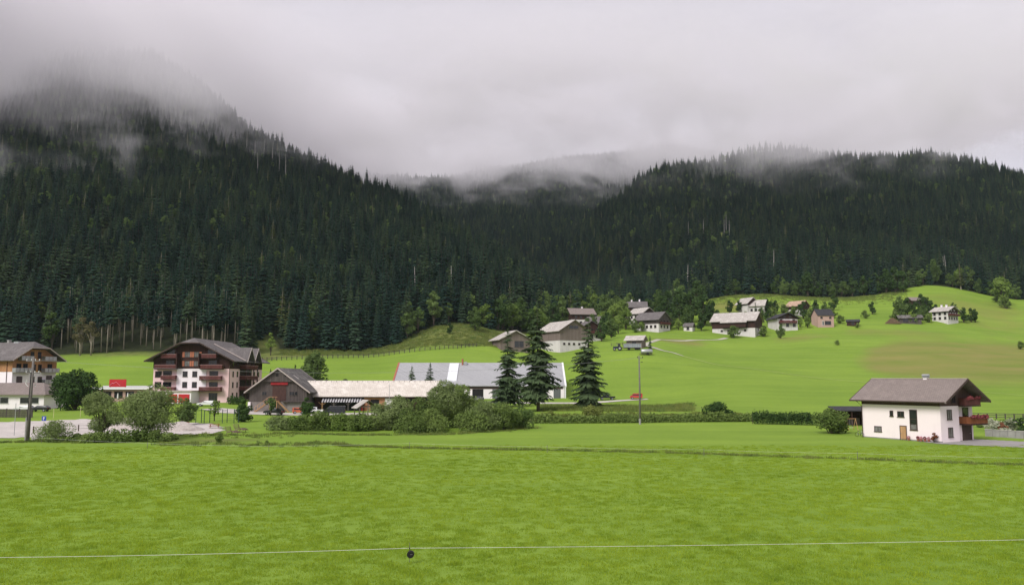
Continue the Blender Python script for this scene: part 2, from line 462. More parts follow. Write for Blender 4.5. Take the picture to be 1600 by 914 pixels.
M_curtain = mat('glass_with_curtain', (.16, .155, .15), rough=.25, var=.5, scale=.8)
M_bark = mat('bark', (.085, .066, .052), var=.35, scale=3)
M_palebark = mat('pale_spruce_bark', (.31, .265, .225), var=.35, scale=1.2)
M_deadbark = mat('bleached_dead_wood', (.30, .28, .26), var=.3, scale=1.2)
M_gravel = mat('pale_gravel', (.50, .455, .425), var=.22, scale=.5, detail=9, coords='Object')
M_asphalt = mat('grey_asphalt', (.29, .27, .262), var=.15, scale=.4, detail=8)
M_path = mat('worn_gravel_track', (.40, .38, .31), var=.2, scale=.25, detail=8)
M_pole = mat('grey_weathered_pole', (.15, .135, .125), var=.25, scale=2)
M_tyre = mat('rubber', (.015, .015, .016), var=.2)
M_black = mat('black_plastic', (.010, .010, .011), var=.2, rough=.5)
M_carblack = mat('black_car_paint', (.014, .015, .018), rough=.2, var=.05, spec=.6)
M_carwhite = mat('white_car_paint', (.72, .72, .72), rough=.25, var=.04, spec=.6)
M_cargrey = mat('grey_car_paint', (.12, .125, .13), rough=.25, var=.05, spec=.6)
M_carred = mat('red_car_paint', (.42, .04, .035), rough=.25, var=.08, spec=.6)
M_carorange = mat('orange_red_paint', (.50, .12, .06), rough=.35, var=.08)
M_lamp = mat('lamp_glass', (.6, .58, .55), rough=.2, var=.05)
M_wire = mat('white_fence_tape', (.72, .72, .66), var=.1)
M_cable = mat('grey_cable', (.32, .32, .33), var=.05)
M_green = mat('dark_green_paint', (.03, .06, .05), var=.15)
M_blue = mat('blue_sign_enamel', (.025, .06, .32), rough=.4, var=.05)
M_seat = boards('lounger_slats', (.20, .135, .11), (.33, .24, .20), .12)
M_cloth = mat('white_canvas', (.74, .72, .70), var=.06)
M_stone = mat('boulder_stone', (.33, .31, .29), var=.3, scale=1.5, bump=.6)
M_flower = mat('pink_flowers', (.45, .20, .22), var=.5, scale=14)
M_flowerred = mat('dark_red_flowers', (.17, .055, .05), var=.6, scale=9, c2=(.30, .06, .07))
M_pot = mat('terracotta', (.33, .13, .08), var=.15)

F_spruce = foliage('spruce_needles', (.014, .032, .026), (.058, .088, .042), trans=.10, wscale=.03, rand=.8, mid=(.027, .054, .038))
M_forestbark = mat('dark_forest_bark', (.050, .040, .033), var=.3, scale=2)  # darker copy of the bark, to quiet pale trunk streaks
F_sprucenear = foliage('near_spruce_needles', (.032, .058, .030), (.110, .155, .068), trans=.18, wscale=.5, rand=.35)
F_larch = foliage('yellow_green_needles', (.060, .085, .030), (.14, .155, .060), trans=.2, wscale=.2)
F_broad = foliage('broad_leaves', (.060, .105, .030), (.165, .235, .075), trans=.28, wscale=.3, rand=.5)
F_broaddk = foliage('dark_broad_leaves', (.026, .056, .018), (.085, .140, .044), trans=.22, wscale=.6, rand=.3)
F_willow = foliage('willow_leaves', (.125, .175, .062), (.300, .365, .145), trans=.30, wscale=.4, rand=.25)
F_hedge = foliage('hedge_leaves', (.065, .108, .028), (.225, .300, .085), trans=.26, wscale=.5, rand=.3)
F_bright = foliage('fresh_leaves', (.100, .165, .034), (.25, .34, .085), trans=.3, wscale=.5, rand=.4)
F_brown = foliage('brownish_scrub', (.095, .092, .045), (.21, .18, .090), trans=.2, wscale=.3, rand=.5)
F_silver = foliage('pale_flowering_leaves', (.16, .20, .10), (.52, .52, .40), trans=.2, wscale=1.6, rand=.3)
F_redleaf = foliage('red_leaves', (.14, .05, .03), (.30, .14, .08), trans=.2, wscale=1.2, rand=.3)
F_grass = foliage('grass_blades', (.205, .318, .030), (.385, .490, .046), trans=.5, wscale=.06, rand=.4, fine=1.0)
F_weed = foliage('tall_weeds', (.120, .160, .036), (.26, .29, .085), trans=.3, wscale=.3, rand=.5)

def ground_material():
    m, n, l, b = newmat('meadow')
    g = n.new('ShaderNodeNewGeometry')
    def noise(sc, det, ro=.6, vec=None, sx=None):
        t = n.new('ShaderNodeTexNoise'); t.inputs['Scale'].default_value = sc; t.inputs['Detail'].default_value = det; t.inputs['Roughness'].default_value = ro
        if sx:
            mp = n.new('ShaderNodeMapping'); mp.inputs['Scale'].default_value = sx; mp.inputs['Rotation'].default_value = (0, 0, .12)
            l.new(g.outputs['Position'], mp.inputs[0]); l.new(mp.outputs[0], t.inputs['Vector'])
        else:
            l.new(g.outputs['Position'], t.inputs['Vector'])
        return t.outputs['Fac']
    def ramp(src, p0, c0, p1, c1):
        r = n.new('ShaderNodeValToRGB'); r.color_ramp.elements[0].position = p0; r.color_ramp.elements[1].position = p1
        r.color_ramp.elements[0].color = rgb(c0); r.color_ramp.elements[1].color = rgb(c1); l.new(src, r.inputs[0]); return r.outputs[0]
    def mix(f, a, c):
        x = n.new('ShaderNodeMix'); x.data_type = 'RGBA'
        if isinstance(f, float): x.inputs[0].default_value = f
        else: l.new(f, x.inputs[0])
        l.new(a, x.inputs[6]); l.new(c, x.inputs[7]); return x.outputs[2]
    big = ramp(noise(.035, 4), .35, (.130, .215, .026), .68, (.230, .332, .042))
    fine = ramp(noise(.9, 9, .75), .3, (.118, .200, .024), .72, (.225, .325, .050))
    stripes = ramp(noise(.09, 3, .5, None, (.25, 2.2, 1)), .38, (.138, .228, .026), .66, (.230, .330, .044))
    c = mix(.5, big, fine)
    c = mix(.3, c, stripes)
    at = n.new('ShaderNodeAttribute'); at.attribute_name = 'cover'
    sp = n.new('ShaderNodeSeparateColor'); l.new(at.outputs['Color'], sp.inputs[0])
    def maskn(ch, sc, amt):
        a = n.new('ShaderNodeMath'); a.operation = 'MULTIPLY_ADD'; a.inputs[1].default_value = amt; a.inputs[2].default_value = -amt * .5
        l.new(noise(sc, 5), a.inputs[0])
        s = n.new('ShaderNodeMath'); s.operation = 'ADD'; l.new(sp.outputs[ch], s.inputs[0]); l.new(a.outputs[0], s.inputs[1])
        mr = n.new('ShaderNodeMapRange'); mr.inputs[1].default_value = .3; mr.inputs[2].default_value = .7; l.new(s.outputs[0], mr.inputs[0])
        return mr.outputs[0]
    dry = ramp(noise(.06, 6, .65, None, (.5, 1.4, 1)), .32, (.150, .200, .034), .66, (.228, .212, .064))
    rough = ramp(noise(.22, 7, .7), .32, (.085, .125, .028), .7, (.19, .20, .060))
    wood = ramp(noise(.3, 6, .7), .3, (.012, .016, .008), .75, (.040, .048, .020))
    c = mix(maskn(1, .05, .7), c, dry)
    c = mix(maskn(2, .12, .7), c, rough)
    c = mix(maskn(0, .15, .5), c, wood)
    l.new(c, b.inputs['Base Color'])
    b.inputs['Roughness'].default_value = .95; b.inputs['Specular IOR Level'].default_value = .1
    bp = n.new('ShaderNodeBump'); bp.inputs['Strength'].default_value = .5; bp.inputs['Distance'].default_value = .12
    l.new(noise(1.6, 8, .75), bp.inputs['Height']); l.new(bp.outputs[0], b.inputs['Normal'])
    return m
M_ground = ground_material()

# ------------------------------------------------------------------ the ground sheet
def blob(px, Y, cx, cy, rx, ry):
    return np.clip(1.25 - np.sqrt(((px - cx) / rx) ** 2 + ((Y - cy) / ry) ** 2), 0, 1)
CLEAR = [(428, 610, 12, 10), (1130, 720, 22, 26), (415, 352, 26, 22)]
def build_ground():
    nr, nc = GX.shape
    v = np.stack([GX, GY, GZ], -1).reshape(-1, 3)
    i = np.arange(nr - 1)[:, None] * nc + np.arange(nc - 1)[None, :]
    f = np.stack([i, i + 1, i + nc + 1, i + nc], -1).reshape(-1, 4)
    me = bpy.data.meshes.new('ground')
    me.from_pydata(v.tolist(), [], f.tolist())
    me.polygons.foreach_set('use_smooth', [True] * len(me.polygons))
    px = 800 + FPX * v[:, 0] / np.maximum(v[:, 1], 60); Y = v[:, 1]
    e = tab(np.clip(px, -699, 2299), EDGE)
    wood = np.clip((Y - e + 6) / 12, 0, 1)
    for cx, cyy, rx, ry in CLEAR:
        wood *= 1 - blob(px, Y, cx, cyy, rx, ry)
    dry = blob(px, Y, 1560, 335, 210, 80) + .55 * blob(px, Y, 1240, 400, 60, 22) + .5 * blob(px, Y, 1380, 420, 120, 26) + .5 * blob(px, Y, 1560, 470, 90, 50) + .8 * blob(px, Y, 1420, 340, 80, 45) + .7 * blob(px, Y, 1130, 500, 60, 40) + .7 * blob(px, Y, 1060, 385, 60, 25) + .5 * blob(px, Y, 1480, 520, 160, 30)
    rough = np.clip((Y - tab(px, [(-700, 900), (395, 900), (440, 332), (560, 338), (700, 337), (790, 345), (830, 430), (870, 900), (2300, 900)])) / 8, 0, 1)
    rough = np.maximum(rough, .9 * blob(px, Y, 985, 215, 140, 14) + .8 * blob(px, Y, 800, 172, 90, 14) + .6 * blob(px, Y, 330, 128, 160, 7) + .6 * blob(px, Y, 1195, 505, 90, 25))
    rough = np.maximum(rough, .7 * blob(px, Y, 240, 338, 200, 9))
    for cx, cyy, rx, ry in CLEAR:
        rough = np.maximum(rough, 1.2 * blob(px, Y, cx, cyy, rx * 1.3, ry * 1.3))
    colr = np.stack([wood, np.clip(dry, 0, 1), np.clip(rough, 0, 1), np.ones_like(wood)], -1).astype(np.float32)
    at = me.color_attributes.new('cover', 'FLOAT_COLOR', 'POINT')
    at.data.foreach_set('color', colr.ravel())
    me.materials.append(M_ground)
    me.update()
    o = bpy.data.objects.new('ground', me); C.objects.link(o)
    tag(o, 'green valley meadow rising into forested mountain slopes', 'ground', kind='structure')
build_ground()

def strip(name, pts, widths, m, label, cat, off=.06, step=1.5, kind='structure', edge=0.0):
    """a path or road laid on the ground along points (x, y)"""
    P_ = [Vector((p[0], p[1])) for p in pts]
    dense, wd = [], []
    for a in range(len(P_) - 1):
        L = (P_[a + 1] - P_[a]).length; k = max(1, int(L / step))
        w0 = widths[a] if hasattr(widths, '__len__') else widths; w1 = widths[a + 1] if hasattr(widths, '__len__') else widths
        for q in range(k):
            dense.append(P_[a].lerp(P_[a + 1], q / k)); wd.append(w0 + (w1 - w0) * q / k)
    dense.append(P_[-1]); wd.append(widths[-1] if hasattr(widths, '__len__') else widths)
    rng = random.Random(len(dense))
    b = MB(); nx = 5
    for i, p in enumerate(dense):
        d = (dense[min(i + 1, len(dense) - 1)] - dense[max(i - 1, 0)]).normalized(); n = Vector((-d.y, d.x))
        for k in range(nx):
            s = (k / (nx - 1) - .5) * wd[i] * (1 + edge * (rng.random() - .5))
            q = p + n * s
            b.v.append((q.x, q.y, hz(q.x, q.y) + off))
    for i in range(len(dense) - 1):
        for k in range(nx - 1):
            a = i * nx + k
            b.f.append((a, a + 1, a + nx + 1, a + nx))
    return tag(obj(name, b, m, smooth=True), label, cat, kind=kind)
def patch(name, poly, m, label, cat, off=.06, n=26):
    """a flat area of ground cover inside a polygon (x, y), draped on the ground"""
    xs = [p[0] for p in poly]; ys = [p[1] for p in poly]
    def inside(x, y):
        c = False; j = len(poly) - 1
        for i in range(len(poly)):
            if (poly[i][1] > y) != (poly[j][1] > y) and x < (poly[j][0] - poly[i][0]) * (y - poly[i][1]) / (poly[j][1] - poly[i][1]) + poly[i][0]:
                c = not c
            j = i
        return c
    b = MB(); idx = {}
    nx = n * 2; ny = n
    X0, X1, Y0, Y1 = min(xs), max(xs), min(ys), max(ys)
    def vid(i, j):
        if (i, j) not in idx:
            x = X0 + (X1 - X0) * i / nx; y = Y0 + (Y1 - Y0) * j / ny
            idx[(i, j)] = len(b.v); b.v.append((x, y, hz(x, y) + off))
        return idx[(i, j)]
    for i in range(nx):
        for j in range(ny):
            x = X0 + (X1 - X0) * (i + .5) / nx; y = Y0 + (Y1 - Y0) * (j + .5) / ny
            if inside(x, y):
                b.f.append((vid(i, j), vid(i + 1, j), vid(i + 1, j + 1), vid(i, j + 1)))
    return tag(obj(name, b, m, smooth=True), label, cat, kind='structure')

# ------------------------------------------------------------------ vegetation builders
def spruce_meshes(seed, H, base, wid, nwh, nbr, needles=F_spruce, bark=M_bark, fine=0, taper=.85, droop=.42):
    """returns (trunk mesh, crown mesh) of a spruce H metres tall with its crown starting at fraction `base`"""
    rg = random.Random(seed)
    tr = MB()
    lean = (rg.uniform(-.012, .012) * H, rg.uniform(-.012, .012) * H)
    r0 = (H * .0125 + .05) * (.72 if base > .4 else 1)
    tr.tube([(0, 0, -.6), (lean[0] * .3, lean[1] * .3, H * .35), (lean[0] * .7, lean[1] * .7, H * .7), (lean[0], lean[1], H * .985)], [r0 * 1.15, r0 * .8, r0 * .45, .03], 6)
    cr = MB()
    ph = rg.random() * 6.28
    for i in range(nwh):
        t = (i + rg.uniform(-.35, .35)) / (nwh - 1)
        t = min(max(t, 0), .995)
        z0 = H * (base + (1 - base) * t)
        Lm = wid * (1 - t) ** taper * (1 if t > .12 else .62 + 3 * t) + .22
        ph += 2.4
        cx, cyy = lean[0] * z0 / H, lean[1] * z0 / H
        for k in range(nbr):
            if rg.random() < .08: continue
            a = ph + 2 * math.pi * k / nbr + rg.uniform(-.35, .35)
            L = Lm * rg.uniform(.62, 1.18)
            ca, sa = math.cos(a), math.sin(a)
            zz = z0 + rg.uniform(-.5, .5) * (H / nwh * 1.1 if fine else .6)
            if fine: L *= rg.choice((.55, .8, .95, 1.0, 1.12)) * (1 + .14 * math.cos(a - seed))
            dr = droop * rg.uniform(.6, 1.35) * (1.15 - .75 * t)
            def pt(s, side, dz):
                x = s * L; y = side
                return (cx + ca * x - sa * y, cyy + sa * x + ca * y, zz - dr * L * (s ** 1.3) + .16 * L * max(0, s - .72) + dz)
            if not fine:
                wv = L * (rg.uniform(.24, .34) if nbr < 10 else rg.uniform(.34, .46)); sg = wv * .5
                n = len(cr.v)
                cr.v += [pt(.05, 0, 0), pt(.42, -wv, -sg), pt(.48, 0, .02), pt(.42, wv, -sg), pt(.78, -wv * .55, -sg * .8), pt(.82, 0, .02), pt(.78, wv * .55, -sg * .8), pt(1.02, 0, -.05)]
                cr.f += [(n, n + 1, n + 2), (n, n + 2, n + 3), (n + 1, n + 4, n + 5, n + 2), (n + 2, n + 5, n + 6, n + 3), (n + 4, n + 7, n + 5), (n + 5, n + 7, n + 6)]
            else:
                nt = max(4, int(fine * min(1, L / 2.2)))
                for q in range(nt):
                    s0 = .08 + .9 * q / nt
                    for sd in (-1, 1):
                        tl = L * (.42 * (1 - s0) + .13) * rg.uniform(.7, 1.25)
                        s1 = min(1.05, s0 + tl / L * .75)
                        hang = tl * rg.uniform(.2, .75)
                        n = len(cr.v)
                        w_ = .10 + .10 * tl
                        cr.v += [pt(s0, 0, .03), pt((s0 + s1) / 2 - .03, sd * tl * .45, -hang * .35), pt(s1, sd * tl * .8, -hang), pt((s0 + s1) / 2 + .10, sd * tl * .32, -hang * .25 - w_)]
                        cr.f.append((n, n + 1, n + 2, n + 3))
    # leader
    n = len(cr.v); z = H
    for k in range(3):
        a = k * 2.1 + seed
        cr.add([(lean[0], lean[1], z + .35), (lean[0] + .22 * math.cos(a), lean[1] + .22 * math.sin(a), z - .9), (lean[0] + .22 * math.cos(a + 1.5), lean[1] + .22 * math.sin(a + 1.5), z - 1.0)], [(0, 1, 2)])
    tm = tr.mesh('trunk', True); tm.materials.append(bark)
    cm = cr.mesh('crown'); cm.materials.append(needles)
    return tm, cm

def broadleaf_meshes(seed, H, W, base, nleaf, leaf, needles=F_broad, bark=M_bark, lobes=13, low=False, narrow=1.0, stems=1):
    """returns (limb mesh, leaf mesh): lumpy crown of many leaf faces around limbs"""
    rg = random.Random(seed)
    nr = np.random.default_rng(seed)
    Lb = []
    zc = H * (base + (1 - base) * .5); hh = H * (1 - base) * .5
    for i in range(lobes):
        a = rg.random() * 6.28; u = rg.uniform(-.85, .9)
        rad = math.sqrt(max(0, 1 - u * u)) * rg.uniform(.25, .78)
        if low: rad = rg.uniform(.1, .72); u = rg.uniform(-.9, .75 - .5 * rad)
        c = Vector((math.cos(a) * rad * W, math.sin(a) * rad * W, zc + u * hh * .8))
        Lb.append((c, rg.uniform(.30, .48) * W * (1.0 - .25 * max(0, u))))
    Lb.append((Vector((rg.uniform(-.1, .1) * W, rg.uniform(-.1, .1) * W, H - .3 * W)), .3 * W))
    tr = MB()
    r0 = .018 * H + .04
    if not low:
        for st in range(stems):
            ox = 0 if stems == 1 else rg.uniform(-.12, .12) * W
            oy = 0 if stems == 1 else rg.uniform(-.12, .12) * W
            top = Vector((ox * 3 if stems > 1 else rg.uniform(-.08, .08) * W, oy * 3 if stems > 1 else rg.uniform(-.08, .08) * W, H * (base + (1 - base) * .55)))
            tr.tube([(ox, oy, -.5), Vector((ox, oy, 0)).lerp(top, .5) + Vector((rg.uniform(-.1, .1), rg.uniform(-.1, .1), 0)), top], [r0 * 1.2 / stems ** .5, r0 * .8 / stems ** .5, r0 * .3], 6)
    for c, r in Lb[:-1]:
        st = Vector((0, 0, H * base * rg.uniform(.55, 1.1))) if not low else Vector((c.x * .15, c.y * .15, -.2))
        mid = st.lerp(c, .5) + Vector((0, 0, .05 * H))
        tr.tube([st, mid, c], [r0 * .45, r0 * .3, r0 * .1], 4, cap=False)
    idx = nr.integers(0, len(Lb), nleaf)
    d = nr.normal(size=(nleaf, 3)); d /= np.linalg.norm(d, axis=1)[:, None]
    rr = nr.uniform(.55, 1.08, nleaf) ** .6
    cen = np.array([list(c) for c, r in Lb])[idx]; rad = np.array([r for c, r in Lb])[idx]
    p = cen + d * (rad * rr)[:, None] * np.array([1, 1, .82])
    p[:, 2] = np.maximum(p[:, 2], .05 + nr.random(nleaf) * .25)
    # leaf-clump quads, facing roughly outwards and up
    nrm = d * .8 + nr.normal(size=(nleaf, 3)) * .55 + np.array([0, 0, .35]); nrm /= np.linalg.norm(nrm, axis=1)[:, None]
    up = nr.normal(size=(nleaf, 3)); u = np.cross(nrm, up); u /= np.linalg.norm(u, axis=1)[:, None]; v = np.cross(nrm, u)
    s = leaf * nr.uniform(.55, 1.35, nleaf)[:, None]
    q = np.stack([p - u * s, p + v * s * .5 * narrow - nrm * s * .18, p + u * s, p - v * s * .5 * narrow - nrm * s * .18], 1).reshape(-1, 3)
    f = np.arange(nleaf * 4).reshape(-1, 4)
    cm = bpy.data.meshes.new('crown'); cm.from_pydata(q.tolist(), [], f.tolist()); cm.materials.append(needles); cm.update()
    tm = tr.mesh('trunk', True); tm.materials.append(bark)
    return tm, cm

def plant_tree(name, meshes, loc, label, cat='tree', rz=0.0, scale=1.0, group=None, parts=('trunk', 'crown')):
    t = thing(name, label, cat, loc, rz, group)
    t.scale = (scale,) * 3 if not hasattr(scale, '__len__') else scale
    obj(parts[0], meshes[0], None, t); obj(parts[1], meshes[1], None, t)
    return t

def join_meshes(name, ms):
    """one mesh from several (materials kept by slot)"""
    v, f, mi, mats = [], [], [], []
    for m in ms:
        n = len(v); v += [tuple(x.co) for x in m.vertices]
        base = len(mats); mats += list(m.materials)
        for p in m.polygons:
            f.append(tuple(i + n for i in p.vertices)); mi.append(base + p.material_index)
    me = bpy.data.meshes.new(name); me.from_pydata(v, [], f)
    for m in mats: me.materials.append(m)
    me.polygons.foreach_set('material_index', mi); me.update()
    return me

def scatter(name, label, cat, protos, pts, rot, scl, idx):
    """one 'stuff' object: meshes of `protos` set on points (never used for things one could pick out)"""
    coll = bpy.data.collections.new(name + '_sources')
    for k, m in enumerate(protos):
        coll.objects.link(bpy.data.objects.new('%s_source_%s' % (name, chr(97 + k)), m))
    me = bpy.data.meshes.new(name)
    me.from_pydata([tuple(p) for p in pts], [], [])
    a = me.attributes.new('rot', 'FLOAT_VECTOR', 'POINT'); a.data.foreach_set('vector', np.asarray(rot, np.float32).ravel())
    a = me.attributes.new('scl', 'FLOAT_VECTOR', 'POINT'); a.data.foreach_set('vector', np.asarray(scl, np.float32).ravel())
    a = me.attributes.new('pick', 'INT', 'POINT'); a.data.foreach_set('value', np.asarray(idx, np.int32))
    o = bpy.data.objects.new(name, me); C.objects.link(o)
    ng = bpy.data.node_groups.new(name, 'GeometryNodeTree')
    ng.interface.new_socket('Geometry', in_out='INPUT', socket_type='NodeSocketGeometry')
    ng.interface.new_socket('Geometry', in_out='OUTPUT', socket_type='NodeSocketGeometry')
    N, L = ng.nodes, ng.links
    gi, go = N.new('NodeGroupInput'), N.new('NodeGroupOutput')
    ci = N.new('GeometryNodeCollectionInfo'); ci.inputs['Collection'].default_value = coll
    ci.inputs['Separate Children'].default_value = True; ci.inputs['Reset Children'].default_value = True
    ip = N.new('GeometryNodeInstanceOnPoints'); ip.inputs['Pick Instance'].default_value = True
    def na(nm, ty):
        x = N.new('GeometryNodeInputNamedAttribute'); x.data_type = ty; x.inputs['Name'].default_value = nm
        return [s for s in x.outputs if s.enabled and s.name == 'Attribute'][0]
    e2r = N.new('FunctionNodeEulerToRotation'); L.new(na('rot', 'FLOAT_VECTOR'), e2r.inputs[0])
    L.new(gi.outputs[0], ip.inputs['Points']); L.new(ci.outputs[0], ip.inputs['Instance'])
    L.new(na('pick', 'INT'), ip.inputs['Instance Index']); L.new(e2r.outputs[0], ip.inputs['Rotation']); L.new(na('scl', 'FLOAT_VECTOR'), ip.inputs['Scale'])
    L.new(ip.outputs[0], go.inputs[0])
    md = o.modifiers.new('scatter', 'NODES'); md.node_group = ng
    return tag(o, label, cat, kind='stuff')

# ------------------------------------------------------------------ the forest
random.seed(5)
rng = np.random.default_rng(11)
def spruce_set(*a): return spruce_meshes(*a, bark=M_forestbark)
SP = [spruce_set(1, 24, .04, 4.2, 23, 10), spruce_set(2, 27, .05, 4.3, 25, 10), spruce_set(3, 21, .04, 4.2, 21, 10), spruce_set(4, 25, .08, 3.7, 23, 10),
      spruce_set(5, 26, .10, 4.0, 22, 10), spruce_set(6, 18, .04, 4.0, 19, 10)]
SPB = [spruce_meshes(7, 27, .50, 3.6, 16, 9, bark=M_palebark), spruce_meshes(8, 26, .56, 3.4, 15, 9, bark=M_palebark), spruce_meshes(9, 28, .46, 3.7, 17, 9, bark=M_palebark)]
BR = [broadleaf_meshes(21, 15, 4.6, .18, 900, .62), broadleaf_meshes(22, 13, 4.2, .12, 900, .6), broadleaf_meshes(23, 17, 4.4, .2, 1000, .62)]
LA = [spruce_meshes(31, 22, .2, 2.9, 18, 7, needles=F_larch, bark=M_palebark)]
def dead_trunk_mesh(seed, H):
    rg = random.Random(seed); b = MB()
    b.tube([(0, 0, -.5), (rg.uniform(-.1, .1), 0, H * .5), (rg.uniform(-.3, .3), rg.uniform(-.3, .3), H)], [.28, .2, .06], 6)
    for k in range(7):
        z = H * rg.uniform(.35, .95); a = rg.random() * 6.28; L = rg.uniform(.5, 1.3)
        b.tube([(0, 0, z), (math.cos(a) * L, math.sin(a) * L, z - .3)], [.06, .02], 4)
    m = b.mesh('trunk', True); m.materials.append(M_deadbark)
    return m

def forest_points():
    sp = 5.4
    xs = np.arange(-1300, 1350, sp); ys = np.arange(336, 1460, sp)
    X, Y = np.meshgrid(xs, ys)
    X = X.ravel() + rng.uniform(-.48, .48, X.size) * sp; Y = Y.ravel() + rng.uniform(-.48, .48, Y.size) * sp
    px = 800 + FPX * X / Y
    e = tab(px, EDGE)
    k = (px > -420) & (px < 2020) & (Y > e + rng.uniform(-2, 5, len(Y)))
    X, Y, px, e = X[k], Y[k], px[k], e[k]
    k = np.ones(len(X), bool)
    for cx, cyy, rx, ry in CLEAR:
        k &= blob(px, Y, cx, cyy, rx, ry) * rng.uniform(.6, 1.4, len(X)) < .45
    # beyond about 45 m behind the crest of each mountain nothing can be seen
    Z = terr(X, Y)
    Zs = np.stack([np.where(Y > 0, (terr(X * f, Y * f) + 26 - CAM_H) / (Y * f), -9) for f in (.97, .93, .88, .82, .75, .68)])
    k &= (Z + 30 - CAM_H) / Y > Zs.max(0) - .035 * 0 - .02
    return X[k], Y[k], Z[k], px[k], e[k]
FX, FY, FZ, Fpx, Fe = forest_points()
depth_in = FY - Fe
nF = len(FX)
broad_p = .05 + .25 * np.clip(1 - depth_in / 30, 0, 1) * ((Fpx > 600) & (Fpx < 1500)) + .22 * np.exp(-((Fpx - 60) / 90) ** 2 - ((FY - 690) / 110) ** 2) + .10 * np.exp(-((Fpx - 1090) / 60) ** 2)
kind = np.where(rng.random(nF) < broad_p, 1, 0)
kind = np.where((kind == 0) & (rng.random(nF) < .02), 2, kind)
bare = (kind == 0) & (Fpx > 95) & (Fpx < 372) & (depth_in < 26)
pick = np.where(kind == 1, 6 + rng.integers(0, 3, nF), np.where(kind == 2, 9, rng.integers(0, 6, nF)))
pick = np.where(bare, 10 + rng.integers(0, 3, nF), pick)
age = .5 + .5 * wob(FX, FY, 37, 6.0)
far_ = np.where(depth_in > 200, .80, 1.0)
fsc = rng.uniform(.46, .80, nF) * (.86 + .26 * age)
fsc = np.where(depth_in < 90, rng.uniform(.60, 1.0, nF), fsc * far_) * np.where(kind == 1, .95, 1)
frz = rng.uniform(0, 6.28, nF)
PROTO = SP + BR + LA + SPB
# the 300 that show largest are trees of their own
vis = (Fpx > 8) & (Fpx < 1595) & (kind != 2)
score = np.where(vis, depth_in * 5 + FY * .35 - fsc * 40, 1e9)
order = np.argsort(score)
single = set()
cs = cb = 0
for i in order:
    if score[i] > 1e8: break
    if kind[i] == 0 and cs < 290: single.add(int(i)); cs += 1
    elif kind[i] == 1 and cb < 60 and depth_in[i] < 22: single.add(int(i)); cb += 1
    if cs >= 290 and cb >= 60: break
for i in sorted(single):
    loc = (FX[i], FY[i], FZ[i] - .2)
    if bare[i]:
        nm, lb, gr = 'spruce_tree', 'tall spruce with bare pale trunk in the stand above the hotel meadow', 'bare trunked spruces behind the pink hotel'
    elif kind[i] == 1:
        nm, lb, gr = 'broadleaf_tree', 'rounded leafy tree growing along the foot of the dark spruce forest', 'leafy trees at the forest edge'
    else:
        nm = 'spruce_tree'
        lb, gr = next((l_, g_) for lim, l_, g_ in (
            (95, 'dark spruce at the forest foot behind the larch clad apartment house', 'spruces behind the apartment house'),
            (565, 'dark spruce at the forest foot behind the hotel and the old barn', 'spruces behind hotel and barn'),
            (785, 'dark spruce at the top of the rough slope above the pasture fence', 'spruces above the pasture fence'),
            (1050, 'dark spruce of the forest edge behind the field barn and farmhouses', 'spruces behind the field barn'),
            (1320, 'dark spruce of the forest edge above the hillside chalets', 'spruces above the chalets'),
            (9999, 'dark spruce of the forest edge above the steep meadow chalet', 'spruces above the steep meadow')) if Fpx[i] < lim)
    plant_tree(nm, PROTO[pick[i]], loc, lb, 'tree', frz[i], float(fsc[i]), gr)
rest = np.array([i for i in range(nF) if i not in single])
JOINED = [join_meshes('forest_tree', m) for m in PROTO]
s3 = np.stack([fsc[rest] * rng.uniform(1.0, 1.45, len(rest)), fsc[rest] * rng.uniform(1.0, 1.45, len(rest)), fsc[rest] * rng.uniform(.85, 1.1, len(rest))], 1)
r3 = np.stack([rng.uniform(-.03, .03, len(rest)), rng.uniform(-.03, .03, len(rest)), frz[rest]], 1)
scatter('mountain_forest', 'dense dark spruce forest covering the mountain slopes', 'forest', JOINED, np.stack([FX, FY, FZ - .3], 1)[rest], r3, s3, pick[rest])
print('forest', nF, 'single', len(single))
DT = [dead_trunk_mesh(k, 17 + k) for k in range(3)]
dead_spots = [(352, 690), (365, 700), (385, 705), (398, 690), (412, 700), (425, 690), (436, 680), (402, 640), (446, 640), (110, 640), (120, 640), (1076, 690), (1100, 700), (1132, 690), (1135, 705), (1140, 680), (1476, 585), (1479, 580), (1489, 600), (1210, 590), (1075, 560), (1082, 570), (705, 420), (648, 420)]
for k, (px, Y) in enumerate(dead_spots):
    g = gp(px, Y)
    o = obj('dead_tree_trunk', DT[k % 3], None)
    o.location = g; o.rotation_euler = (0, 0, k * 1.3); s = 1.0 + .25 * random.random(); o.scale = (s, s, s)
    tag(o, 'bleached bare standing tree trunk among the spruces of the mountain forest', 'dead tree', 'dead trunks in the mountain forest')

# ------------------------------------------------------------------ building kit (local axes: ridge along x, origin at the base centre)
def win(th, o, u, n, w_, h_, frame=M_frame, glass=M_glass, mull=1, name='window', bar=.09, transom=False, sill=True):
    b = MB()
    b.obox(o, u, n, -w_ / 2 - bar, w_ / 2 + bar, h_, h_ + bar, -.05, .07)
    b.obox(o, u, n, -w_ / 2 - bar * 1.6, w_ / 2 + bar * 1.6, -bar, 0, -.05, .13 if sill else .07)
    for s in (-1, 1):
        b.obox(o, u, n, s * w_ / 2 - (bar if s < 0 else 0), s * w_ / 2 + (bar if s > 0 else 0), 0, h_, -.05, .068)
    for k in range(mull):
        x = -w_ / 2 + w_ * (k + 1) / (mull + 1)
        b.obox(o, u, n, x - bar * .35, x + bar * .35, 0, h_, -.02, .055)
    if transom:
        b.obox(o, u, n, -w_ / 2, w_ / 2, h_ * .55 - .03, h_ * .55 + .03, -.02, .05)
    f = obj(name, b, frame, th)
    p = MB(); p.obox(o, u, n, -w_ / 2, w_ / 2, 0, h_, -.04, .022)
    obj('pane', p, glass, f)
    return f
